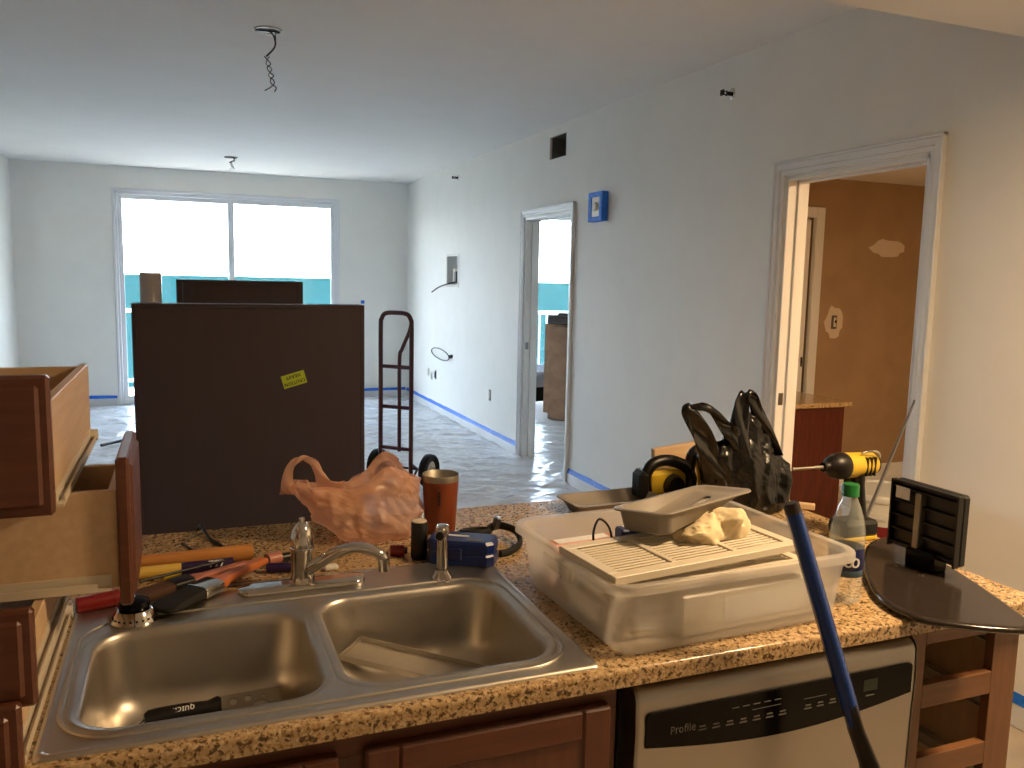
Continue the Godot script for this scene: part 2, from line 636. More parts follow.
# ---------------------------------------------------------------- room shell
# slab with rectangular holes: fixed axis ax from f0 to f1; holes are [u0, u1, y0, y1]
func holed(g: G, ax: int, f0: float, f1: float, u0: float, u1: float, y0: float, y1: float, holes: Array) -> void:
	var us := [u0, u1]
	var ys := [y0, y1]
	for h in holes:
		us.append_array([h[0], h[1]])
		ys.append_array([h[2], h[3]])
	us.sort()
	ys.sort()
	for i in us.size() - 1:
		for j in ys.size() - 1:
			if us[i + 1] - us[i] < 1e-5 or ys[j + 1] - ys[j] < 1e-5:
				continue
			var cu: float = (us[i] + us[i + 1]) * 0.5
			var cy: float = (ys[j] + ys[j + 1]) * 0.5
			var inside := false
			for h in holes:
				if cu > h[0] and cu < h[1] and cy > h[2] and cy < h[3]:
					inside = true
			if inside:
				continue
			if ax == 0:
				g.span(Vector3(f0, ys[j], us[i]), Vector3(f1, ys[j + 1], us[i + 1]))
			else:
				g.span(Vector3(us[i], ys[j], f0), Vector3(us[i + 1], ys[j + 1], f1))

const D1A := -6.525   # doorway to the bedroom
const D1B := -5.64
const D2A := -3.29    # doorway to the bathroom
const D2B := -2.465
const DH := 2.035

func build_shell() -> void:
	var g := G.new()
	g.span(Vector3(-1.9, -0.15, ZF - 0.15), Vector3(6.5, 0.0, 2.9))
	struct(g, "floor", M.floor_tile)
	g = G.new()
	g.span(Vector3(XL - 0.12, CH, ZF - 0.15), Vector3(6.5, CH + 0.15, -2.0))
	struct(g, "ceiling", M.ceiling_paint)
	g = G.new()
	g.span(Vector3(XL - 0.12, KH, -2.0), Vector3(XR, CH + 0.15, 2.9))
	struct(g, "ceiling_kitchen", M.ceiling_paint)
	g = G.new()
	holed(g, 0, XR, XR + 0.12, ZF, 2.9, 0.0, CH, [[D1A, D1B, -1.0, DH], [D2A, D2B, -1.0, DH], [-6.075, -5.775, 2.45, 2.62], [-8.72, -8.34, 1.46, 1.76]])
	struct(g, "wall_right", M.wall_paint)
	g = G.new()
	g.span(Vector3(XL - 0.12, 0, ZF), Vector3(XL, CH, 2.9))
	struct(g, "wall_left", M.wall_paint)
	g = G.new()
	g.span(Vector3(XL, 0, 2.6), Vector3(XR, KH, 2.75))
	struct(g, "wall_back", M.wall_paint)
	g = G.new()
	holed(g, 2, ZF - 0.14, ZF, XL - 0.12, 6.5, 0.0, CH, [[-0.66, 1.815, -1.0, 2.425], [3.3, 6.1, -1.0, 2.425]])
	struct(g, "wall_far", M.wall_paint)
	# bedroom and bathroom beyond the right wall
	g = G.new()
	g.span(Vector3(6.4, 0, ZF), Vector3(6.5, CH, -1.2))
	struct(g, "wall_bedroom", M.wall_paint)
	g = G.new()
	g.span(Vector3(XR + 0.12, 0, -5.03), Vector3(6.4, CH, -4.97))
	struct(g, "wall_partition", M.wall_paint)
	g = G.new()
	holed(g, 2, -4.97, -4.91, XR + 0.12, 6.4, 0.0, 2.3, [[3.55, 4.30, -1.0, 2.02]])
	struct(g, "wall_bathroom", M.tan_paint)
	g = G.new()
	g.span(Vector3(6.34, 0, -4.91), Vector3(6.4, 2.3, -1.3))
	struct(g, "wall_bathroom_side", M.tan_paint)
	g = G.new()
	g.span(Vector3(XR + 0.12, 0, -1.36), Vector3(6.4, 2.3, -1.3))
	struct(g, "wall_bathroom_near", M.tan_paint)
	g = G.new()
	g.span(Vector3(XR + 0.12, 2.3, -4.97), Vector3(6.5, 2.4, -1.2))
	struct(g, "ceiling_bathroom", M.ceiling_paint)
	# baseboards
	g = G.new()
	for s in [[ZF, D1A - 0.065], [D1B + 0.065, D2A - 0.07], [D2B + 0.07, 2.6]]:
		g.span(Vector3(XR - 0.013, 0, s[0]), Vector3(XR, 0.092, s[1]), 0.004)
	struct(g, "baseboard_right", M.trim_white)
	g = G.new()
	g.span(Vector3(XL, 0, ZF), Vector3(-0.69, 0.092, ZF + 0.013), 0.004)
	g.span(Vector3(1.845, 0, ZF), Vector3(XR - 0.013, 0.092, ZF + 0.013), 0.004)
	struct(g, "baseboard_far", M.trim_white)
	g = G.new()
	g.span(Vector3(XL, 0, ZF + 0.013), Vector3(XL + 0.013, 0.092, 2.6), 0.004)
	struct(g, "baseboard_left", M.trim_white)
	g = G.new()
	g.span(Vector3(4.37, 0, -4.91), Vector3(6.34, 0.15, -4.895), 0.004)
	g.span(Vector3(4.37, 0, -4.895), Vector3(6.34, 0.05, -4.88), 0.004)
	struct(g, "baseboard_bathroom", M.trim_white)

# moulded casing round an opening in a wall across x; face towards -x
func casing(called: String, x: float, z0: float, z1: float, h: float, w: float) -> void:
	var t := Node3D.new()
	t.name = numbered(called)
	add_child(t)
	t.position = Vector3(x, 0, (z0 + z1) * 0.5)
	t.set_meta("kind", "structure")
	var steps := [[0.0, 0.014], [0.35, 0.020], [0.8, 0.026]]
	for side in [-1.0, 1.0]:
		var e: float = z0 if side < 0 else z1
		var g := G.new()
		for s in steps:
			var d0: float = 0.006 + w * s[0]
			var d1: float = 0.006 + w * (s[0] + (0.36 if s[0] < 0.3 else (0.46 if s[0] < 0.7 else 0.2)))
			g.span(Vector3(x - s[1], 0, e + side * d0), Vector3(x, h + d1, e + side * d1), 0.003)
		put(g, "side_casing", M.trim_white, t)
	var g := G.new()
	for s in steps:
		var d0: float = 0.006 + w * s[0]
		var d1: float = 0.006 + w * (s[0] + (0.36 if s[0] < 0.3 else (0.46 if s[0] < 0.7 else 0.2)))
		g.span(Vector3(x - s[1] - 0.0006, h + d0, z0 - d1), Vector3(x, h + d1, z1 + d1), 0.003)
	put(g, "head_casing", M.trim_white, t)
	for side in [-1.0, 1.0]:
		var e: float = z0 if side < 0 else z1
		g = G.new()
		g.span(Vector3(x - 0.002, 0, e), Vector3(x + 0.122, h, e - side * 0.018), 0.002)
		g.span(Vector3(x + 0.05, 0, e - side * 0.018), Vector3(x + 0.085, h - 0.018, e - side * 0.03), 0.002)
		put(g, "jamb", M.trim_white, t)
	g = G.new()
	g.span(Vector3(x - 0.002, h - 0.018, z0), Vector3(x + 0.122, h, z1), 0.002)
	g.span(Vector3(x + 0.05, h - 0.03, z0 + 0.018), Vector3(x + 0.085, h - 0.018, z1 - 0.018), 0.002)
	put(g, "head_jamb", M.trim_white, t)
	g = G.new()
	g.span(Vector3(x + 0.012, 0.94, z0 + 0.0175), Vector3(x + 0.04, 1.0, z0 + 0.0195), 0.0008)
	put(g, "strike_plate", M.grey_metal, t)

func sliding_door(called: String, x0: float, x1: float, h: float, cuts: Array) -> void:
	var z := ZF - 0.07
	var t := Node3D.new()
	t.name = numbered(called)
	add_child(t)
	t.position = Vector3((x0 + x1) * 0.5, 0, z)
	t.set_meta("kind", "structure")
	for s in [[x0, x0 + 0.032], [x1 - 0.032, x1]]:
		var g := G.new()
		g.span(Vector3(s[0], 0, z - 0.06), Vector3(s[1], h, z + 0.06), 0.004)
		put(g, "frame_side", M.window_frame, t)
	var g := G.new()
	g.span(Vector3(x0, h - 0.04, z - 0.06), Vector3(x1, h, z + 0.06), 0.004)
	put(g, "frame_head", M.window_frame, t)
	g = G.new()
	g.span(Vector3(x0, 0.0, z - 0.06), Vector3(x1, 0.035, z + 0.06), 0.004)
	put(g, "frame_sill", M.window_frame, t)
	# narrow trim on the wall face
	g = G.new()
	g.span(Vector3(x0 - 0.022, 0, ZF - 0.002), Vector3(x0 + 0.006, h + 0.02, ZF + 0.014), 0.003)
	g.span(Vector3(x1 - 0.006, 0, ZF - 0.002), Vector3(x1 + 0.022, h + 0.02, ZF + 0.014), 0.003)
	g.span(Vector3(x0 - 0.022, h - 0.006, ZF - 0.002), Vector3(x1 + 0.022, h + 0.022, ZF + 0.016), 0.003)
	put(g, "wall_trim", M.window_frame, t)
	var xs := [x0 + 0.032] + cuts + [x1 - 0.032]
	for k in xs.size() - 1:
		var a: float = xs[k] - (0.034 if k > 0 else 0.0)
		var b: float = xs[k + 1] + (0.034 if k < xs.size() - 2 else 0.0)
		var wa := 0.068 if k > 0 else 0.046
		var wb := 0.068 if k < xs.size() - 2 else 0.046
		var zz := z + (0.025 if k % 2 else -0.025)
		var w := 0.046
		g = G.new()
		g.span(Vector3(a, 0.035, zz - 0.02), Vector3(a + wa, h - 0.04, zz + 0.02), 0.003)
		g.span(Vector3(b - wb, 0.035, zz - 0.02), Vector3(b, h - 0.04, zz + 0.02), 0.003)
		g.span(Vector3(a + wa, h - 0.04 - w, zz - 0.02), Vector3(b - wb, h - 0.04, zz + 0.02), 0.003)
		g.span(Vector3(a + wa, 0.035, zz - 0.02), Vector3(b - wb, 0.1, zz + 0.02), 0.003)
		var sash := put(g, "sash", M.window_frame, t)
		g = G.new()
		g.span(Vector3(a + wa, 0.1, zz - 0.003), Vector3(b - wb, h - 0.04 - w, zz + 0.003))
		put(g, "pane", M.glass, sash)

func build_openings() -> void:
	casing("trim_1", XR, D1A, D1B, DH, 0.058)
	casing("trim_2", XR, D2A, D2B, DH, 0.066)
	sliding_door("window_1", -0.66, 1.815, 2.425, [0.578])
	sliding_door("window_2", 3.3, 6.1, 2.425, [4.0, 5.2])
	# white door and casing in the bathroom wall
	var t := Node3D.new()
	t.name = numbered("door_1")
	add_child(t)
	t.position = Vector3(3.92, 0, -4.93)
	t.set_meta("kind", "structure")
	var g := G.new()
	g.span(Vector3(3.57, 0.01, -4.96), Vector3(4.28, 2.0, -4.925), 0.003)
	var leaf := put(g, "door_leaf", M.trim_white, t)
	for py in [[0.2, 0.9], [1.02, 1.85]]:
		for pxx in [[3.66, 3.88], [3.98, 4.19]]:
			g = G.new()
			g.span(Vector3(pxx[0], py[0], -4.926), Vector3(pxx[1], py[1], -4.918), 0.006)
			put(g, "door_panel", M.trim_white, leaf)
	g = G.new()
	g.span(Vector3(4.295, 0, -4.93), Vector3(4.37, 2.09, -4.885), 0.006)
	g.span(Vector3(3.48, 0, -4.93), Vector3(3.555, 2.09, -4.885), 0.006)
	g.span(Vector3(3.555, 2.015, -4.93), Vector3(4.295, 2.09, -4.885), 0.006)
	put(g, "door_casing", M.trim_white, t)
	g = G.new()
	g.span(Vector3(4.255, 0.93, -4.924), Vector3(4.27, 1.0, -4.918), 0.002)
	put(g, "latch_plate", M.black_plastic, t)

func build_outside() -> void:
	var g := G.new()
	g.span(Vector3(-2.2, -0.18, -12.3), Vector3(6.8, -0.03, ZF - 0.15))
	struct(g, "balcony_slab", M.concrete)
	g = G.new()
	g.span(Vector3(-2.2, 2.84, -12.3), Vector3(6.8, 3.0, ZF - 0.15))
	struct(g, "balcony_slab_above", M.concrete)
	# white railing
	var t := thing("balcony_railing", "white metal picket railing along the balcony outside the glass", "railing", Vector3(2.3, -0.03, -12.2))
	g = G.new()
	g.span(Vector3(-2.1, 0.99, -12.23), Vector3(6.7, 1.04, -12.17), 0.006)
	put(g, "top_rail", M.trim_white, t)
	g = G.new()
	g.span(Vector3(-2.1, 0.06, -12.22), Vector3(6.7, 0.10, -12.18), 0.006)
	put(g, "bottom_rail", M.trim_white, t)
	var base: MeshInstance3D = null
	for k in 74:
		var x := -2.0 + k * 0.118
		if base == null:
			g = G.new()
			g.span(Vector3(x - 0.009, 0.10, -12.209), Vector3(x + 0.009, 0.99, -12.191))
			base = put(g, "picket", M.trim_white, t)
		else:
			var c := base.duplicate()
			c.name = "picket"
			t.add_child(c, true)
			c.position = Vector3(x + 2.0, 0, 0)
	for x in [-2.05, 0.25, 2.55, 4.85, 6.65]:
		g = G.new()
		g.span(Vector3(x - 0.025, -0.03, -12.225), Vector3(x + 0.025, 1.0, -12.175), 0.004)
		put(g, "post", M.trim_white, t)
	# the sea far below
	g = G.new()
	g.quad(Vector3(-16000, -32, -25), Vector3(16000, -32, -25), Vector3(16000, -32, -14000), Vector3(-16000, -32, -14000), Vector3.UP)
	var o := put(g, "sea", M.sea)
	tag(o, "turquoise sea stretching to the horizon beyond the balcony", "sea", "", "stuff")
	# plastic sheeting on the floors
	sheet("clear plastic drop sheet covering the living room floor", XL + 0.02, XR - 0.02, ZF + 0.03, -2.75, 90, 215, 7)
	sheet("clear plastic drop sheet covering the bedroom floor round the boxes", XR + 0.125, 6.3, ZF + 0.03, -5.1, 70, 120, 9)
	sheet("short strip of plastic sheet lying in the bedroom doorway", XR - 0.018, XR + 0.124, D1A + 0.03, D1B - 0.03, 6, 24, 8)

func sheet(label: String, x0: float, x1: float, z0: float, z1: float, nx: int, nz: int, sd: int) -> void:
	var f := FastNoiseLite.new()
	f.seed = sd
	f.frequency = 1.0
	f.noise_type = FastNoiseLite.TYPE_SIMPLEX
	var rows := []
	for j in nz + 1:
		var row := []
		for i in nx + 1:
			var x := lerpf(x0, x1, float(i) / nx)
			var z := lerpf(z0, z1, float(j) / nz)
			var w := 1.0 - minf(1.0, absf(f.get_noise_2d(x * 0.55 + 0.25 * z, z * 1.9 - 0.3 * x)) * 5.0)
			var w2 := 1.0 - minf(1.0, absf(f.get_noise_2d(x * 1.6 + 31.0, z * 2.6 + x * 0.8)) * 6.0)
			for q in [[-0.25, 0.72, -4.15, -2.9], [1.2, 1.75, -6.1, -5.55], [3.6, 4.4, -8.95, -7.8], [3.65, 5.5, -10.1, -8.85], [2.3, 2.7, -2.6, -2.1]]:
				if x > q[0] and x < q[1] and z > q[2] and z < q[3]:
					w = 0.0
					w2 = 0.0
			row.append(Vector3(x, 0.004 + 0.019 * w * w + 0.008 * w2 * w2 + 0.004 * (1.0 + f.get_noise_2d(x * 0.7, z * 0.7)), z))
		rows.append(row)
	var g := G.new()
	g.skin(rows, false, false)
	if g.N[0].y < 0.0:
		for k in g.N.size():
			g.N[k] = -g.N[k]
		for k in range(0, g.V.size(), 3):
			var v := g.V[k]
			g.V[k] = g.V[k + 1]
			g.V[k + 1] = v
	tag(put(g, "drop_sheet", M.plastic_sheet), label, "plastic sheet", "plastic drop sheets")

# ---------------------------------------------------------------- small things on walls and ceiling
func tape(label: String, a: Vector3, b: Vector3, sd: int) -> void:
	# strip of painter's tape along a wall, its free edge slightly wavy
	var f := FastNoiseLite.new()
	f.seed = sd
	f.frequency = 1.6
	var n := maxi(4, int(a.distance_to(b) / 0.12))
	var g := G.new()
	var d := (b - a).normalized()
	var out := Vector3(d.z, 0, -d.x)
	if out.x > 0.5 or out.z < -0.5:
		out = -out
	var up := []
	var lo := []
	for k in n + 1:
		var p := a.lerp(b, float(k) / n)
		var h := 0.034 + 0.008 * f.get_noise_1d(k * 0.7)
		lo.append(p + out * 0.0165)
		up.append(p + Vector3(0, h, 0) + out * (0.002 + 0.004 * absf(f.get_noise_1d(k * 1.3 + 9.0))))
	var bl := []
	var bu := []
	for k in n + 1:
		bl.append(lo[k] - out * 0.0015)
		bu.append(up[k] - out * 0.0015)
	g.skin([lo, up, bu, bl, lo], false)
	tag(put(g, "painter_tape", M.painter_tape), label, "tape", "blue painter tape along the baseboards")

func wire(g: G, pts: Array, r := 0.0022) -> void:
	g.tube(curve(pts, 5), r, 6)

func build_wall_bits() -> void:
	tape("blue painter tape on baseboard between far corner and first doorway", Vector3(XR, 0.088, ZF + 0.02), Vector3(XR, 0.088, D1A - 0.075), 1)
	tape("blue painter tape on baseboard between the two doorways", Vector3(XR, 0.088, D1B + 0.072), Vector3(XR, 0.088, D2A - 0.085), 2)
	tape("blue painter tape on baseboard beside the tan room doorway, kitchen side", Vector3(XR, 0.088, D2B + 0.085), Vector3(XR, 0.088, -0.6), 3)
	tape("blue painter tape on baseboard between left wall and the window", Vector3(XL + 0.03, 0.088, ZF), Vector3(-0.695, 0.088, ZF), 4)
	tape("blue painter tape on baseboard between the window and far corner", Vector3(1.85, 0.088, ZF), Vector3(XR - 0.02, 0.088, ZF), 5)
	var g := G.new()
	g.span(Vector3(2.10, 1.19, ZF), Vector3(2.145, 1.23, ZF + 0.004), 0.001)
	tag(put(g, "tape_scrap", M.painter_tape), "small square of blue tape on the far wall beside the window", "tape")
	# open ceiling box with twisted wires
	for s in [[Vector3(0.427, CH, -4.33), 1.0, "open ceiling junction box with a long twisted pair of bare wires"], [Vector3(0.512, CH, -9.04), 0.42, "open ceiling junction box with short stub wires near the window"]]:
		var p: Vector3 = s[0]
		var k: float = s[1]
		var t := thing("ceiling_junction_box", s[2], "junction box", p)
		g = G.new()
		g.lathe([Vector2(0.0, -0.004), Vector2(0.046, -0.004), Vector2(0.05, 0.0)], Transform3D(Basis.IDENTITY, p), 24)
		put(g, "box_back", M.galvanised, t)
		g = G.new()
		g.lathe([Vector2(0.05, 0.0), Vector2(0.052, -0.006), Vector2(0.064, -0.006), Vector2(0.066, 0.0)], Transform3D(Basis.IDENTITY, p), 24)
		put(g, "box_ring", M.zinc, t)
		g = G.new()
		g.span(p + Vector3(-0.06, -0.012, -0.012), p + Vector3(0.055, -0.006, 0.008), 0.002)
		g.span(p + Vector3(0.03, -0.045, -0.004), p + Vector3(0.036, -0.01, 0.002), 0.001)
		put(g, "mounting_strap", M.bar_steel, t)
		g = G.new()
		wire(g, [p + Vector3(0.0, 0, 0), p + Vector3(0.025, -0.03 * k, 0.01), p + Vector3(0.03, -0.075 * k, 0.0), p + Vector3(-0.01, -0.125 * k, 0.0)], 0.0045)
		put(g, "cable_sheath", M.black_plastic, t)
		for w in 2:
			g = G.new()
			var q := []
			for i in 9:
				var a := PI * i * 0.62 + PI * w
				q.append(p + Vector3(-0.008 + 0.03 * i / 8.0 + 0.012 * cos(a), (-0.125 - 0.14 * i / 8.0) * k, 0.010 * sin(a)))
			q.append(p + Vector3(0.026 if w else -0.02, -0.285 * k, 0.0))
			wire(g, q, 0.0026)
			put(g, "wire", M.black_plastic if w else M.print_grey, t)
	# sprinkler heads
	for s in [[Vector3(XR, 2.505, -3.76), "sidewall sprinkler head high on the wall near the tan room doorway"], [Vector3(XR, 2.554, -8.38), "sidewall sprinkler head high on the wall near the far corner"]]:
		var p: Vector3 = s[0]
		var t := thing("sprinkler_head", s[1], "sprinkler", p)
		var bs := turned(Vector3(-1, 0, 0))
		g = G.new()
		g.lathe([Vector2(0, 0.006), Vector2(0.022, 0.006), Vector2(0.03, 0.0)], Transform3D(bs, p), 20)
		put(g, "escutcheon", M.chrome, t)
		g = G.new()
		g.tube([p, p + Vector3(-0.03, 0, 0)], 0.011, 10)
		g.tube([p + Vector3(-0.03, 0.012, 0), p + Vector3(-0.055, 0.002, 0)], 0.004, 6)
		g.tube([p + Vector3(-0.03, -0.012, 0), p + Vector3(-0.055, -0.002, 0)], 0.004, 6)
		put(g, "nozzle", M.bar_steel, t)
		g = G.new()
		g.span(p + Vector3(-0.064, -0.014, -0.016), p + Vector3(-0.055, 0.016, 0.016), 0.003)
		put(g, "deflector", M.bar_steel, t)
	# bare duct mouth: a sheet-metal duct running on behind the wall
	var t := thing("air_duct", "open square duct hole high on the wall without its grille", "duct", Vector3(XR + 0.1, 2.44, -5.925))
	g = G.new()
	g.span(Vector3(XR + 0.72, 2.44, -6.085), Vector3(XR + 0.73, 2.63, -5.765))
	put(g, "duct_end", M.galvanised, t)
	for y in [[2.44, 2.4505], [2.6195, 2.63]]:
		g = G.new()
		g.span(Vector3(XR + 0.02, y[0], -6.085), Vector3(XR + 0.72, y[1], -5.765))
		put(g, "duct_wall", M.galvanised, t)
	for z in [-6.085, -5.7755]:
		g = G.new()
		g.span(Vector3(XR + 0.02, 2.4505, z), Vector3(XR + 0.72, 2.6195, z + 0.0105))
		put(g, "duct_side", M.galvanised, t)
	# strobe masked with tape
	t = thing("wall_alarm", "small wall alarm masked all round with blue tape", "alarm", Vector3(XR, 1.93, -5.18))
	g = G.new()
	g.span(Vector3(XR - 0.045, 1.935, -5.265), Vector3(XR, 2.12, -5.09), 0.006)
	put(g, "housing", M.white_plastic, t)
	g = G.new()
	for q in [[1.93, 1.962, -5.28, -5.076], [2.095, 2.128, -5.28, -5.076], [1.955, 2.10, -5.28, -5.235], [1.955, 2.10, -5.118, -5.076]]:
		g.span(Vector3(XR - 0.052, q[0], q[2]), Vector3(XR - 0.002, q[1], q[3]), 0.004)
	put(g, "tape_mask", M.painter_tape, t)
	g = G.new()
	g.lathe([Vector2(0.03, 0), Vector2(0.028, 0.012), Vector2(0.0, 0.018)], Transform3D(turned(Vector3(-1, 0, 0)), Vector3(XR - 0.045, 2.03, -5.18)), 16)
	put(g, "lens", M.white_plastic, t)
	# recessed media box
	t = thing("media_box", "recessed white media box in the wall with a dangling cable", "wall box", Vector3(XR, 1.46, -8.53))
	g = G.new()
	g.span(Vector3(XR + 0.09, 1.455, -8.725), Vector3(XR + 0.1, 1.765, -8.335))
	g.span(Vector3(XR, 1.455, -8.727), Vector3(XR + 0.09, 1.765, -8.712))
	g.span(Vector3(XR, 1.455, -8.348), Vector3(XR + 0.09, 1.765, -8.333))
	put(g, "back_box", M.trim_white, t)
	g = G.new()
	for q in [[1.435, 1.462, -8.76, -8.30], [1.758, 1.785, -8.76, -8.30], [1.462, 1.758, -8.76, -8.715], [1.462, 1.758, -8.345, -8.30]]:
		g.span(Vector3(XR - 0.006, q[0], q[2]), Vector3(XR, q[1], q[3]), 0.002)
	put(g, "flange", M.white_plastic, t)
	g = G.new()
	g.span(Vector3(XR + 0.03, 1.48, -8.57), Vector3(XR + 0.09, 1.60, -8.50), 0.004)
	put(g, "plug", M.black_plastic, t)
	g = G.new()
	g.span(Vector3(XR + 0.05, 1.47, -8.70), Vector3(XR + 0.09, 1.63, -8.60), 0.004)
	put(g, "outlet_block", M.cream_plastic, t)
	g = G.new()
	wire(g, [Vector3(XR + 0.05, 1.49, -8.53), Vector3(XR - 0.02, 1.47, -8.6), Vector3(XR - 0.05, 1.43, -8.85), Vector3(XR - 0.06, 1.37, -9.1)], 0.008)
	put(g, "cable", M.black_plastic, t)
	# loop of cable out of the wall
	g = G.new()
	var pts := []
	for i in 25:
		var a := TAU * i / 24.0
		pts.append(Vector3(XR - 0.03 - 0.02 * sin(a), 0.69 + 0.065 * sin(a), -8.86 + 0.33 * cos(a)))
	g.tube(pts, 0.006, 6)
	g.tube([Vector3(XR + 0.01, 0.70, -8.50), Vector3(XR - 0.03, 0.69, -8.53)], 0.02, 8)
	tag(put(g, "cable_loop", M.black_plastic), "black cable looped out of the wall below the media box", "cable")
	# device boxes without covers
	for s in [[-9.42, 0.43, "white", "uncovered pale wall outlet below the cable loop, nearest the far corner"], [-9.28, 0.40, "white", "uncovered pale wall outlet between another pale one and the dark one"], [-9.12, 0.43, "black", "uncovered dark wall outlet below the cable loop"], [-7.316, 0.44, "grey", "uncovered wall outlet by itself near the bedroom doorway"]]:
		var p := Vector3(XR, s[1], s[0])
		t = thing("wall_outlet", s[3], "outlet", p)
		g = G.new()
		g.span(p + Vector3(-0.004, -0.052, -0.026), p + Vector3(0.0, 0.052, 0.026), 0.0015)
		put(g, "outlet_yoke", M.print_grey if s[2] != "white" else M.white_plastic, t)
		g = G.new()
		g.span(p + Vector3(-0.014, -0.034, -0.017), p + Vector3(-0.003, 0.034, 0.017), 0.003)
		put(g, "outlet_face", M.black_plastic if s[2] == "black" else M.white_plastic, t)
	# patches of primer and a bare switch box on the tan wall
	for s in [[Vector3(5.0, 1.82, -4.91), 0.17, 0.065, "pale patch of primer alone high on the tan wall"], [Vector3(4.53, 1.26, -4.91), 0.085, 0.12, "pale patch of primer round the bare switch on the tan wall"]]:
		var poly := PackedVector2Array()
		var rng := RandomNumberGenerator.new()
		rng.seed = 5
		for i in 20:
			var a := TAU * i / 20.0
			var r := rng.randf_range(0.82, 1.1)
			poly.append(Vector2(s[1] * cos(a) * r, s[2] * sin(a) * r))
		g = G.new()
		g.prism(poly, 0.0, 0.0015, Transform3D(Basis(Vector3.RIGHT, Vector3.BACK, Vector3.DOWN), s[0]))
		tag(put(g, "primer_patch", M.primer), s[3], "patch")
	t = thing("wall_switch", "bare toggle switch without a cover on the tan wall", "switch", Vector3(4.53, 1.21, -4.9085))
	g = G.new()
	g.span(Vector3(4.505, 1.21, -4.9085), Vector3(4.555, 1.31, -4.90), 0.003)
	put(g, "switch_box", M.print_grey, t)
	g = G.new()
	g.span(Vector3(4.518, 1.225, -4.90), Vector3(4.542, 1.295, -4.893), 0.003)
	put(g, "switch_body", M.cream_plastic, t)
	g = G.new()
	g.span(Vector3(4.525, 1.255, -4.893), Vector3(4.535, 1.275, -4.88), 0.002)
	put(g, "toggle", M.black_plastic, t)

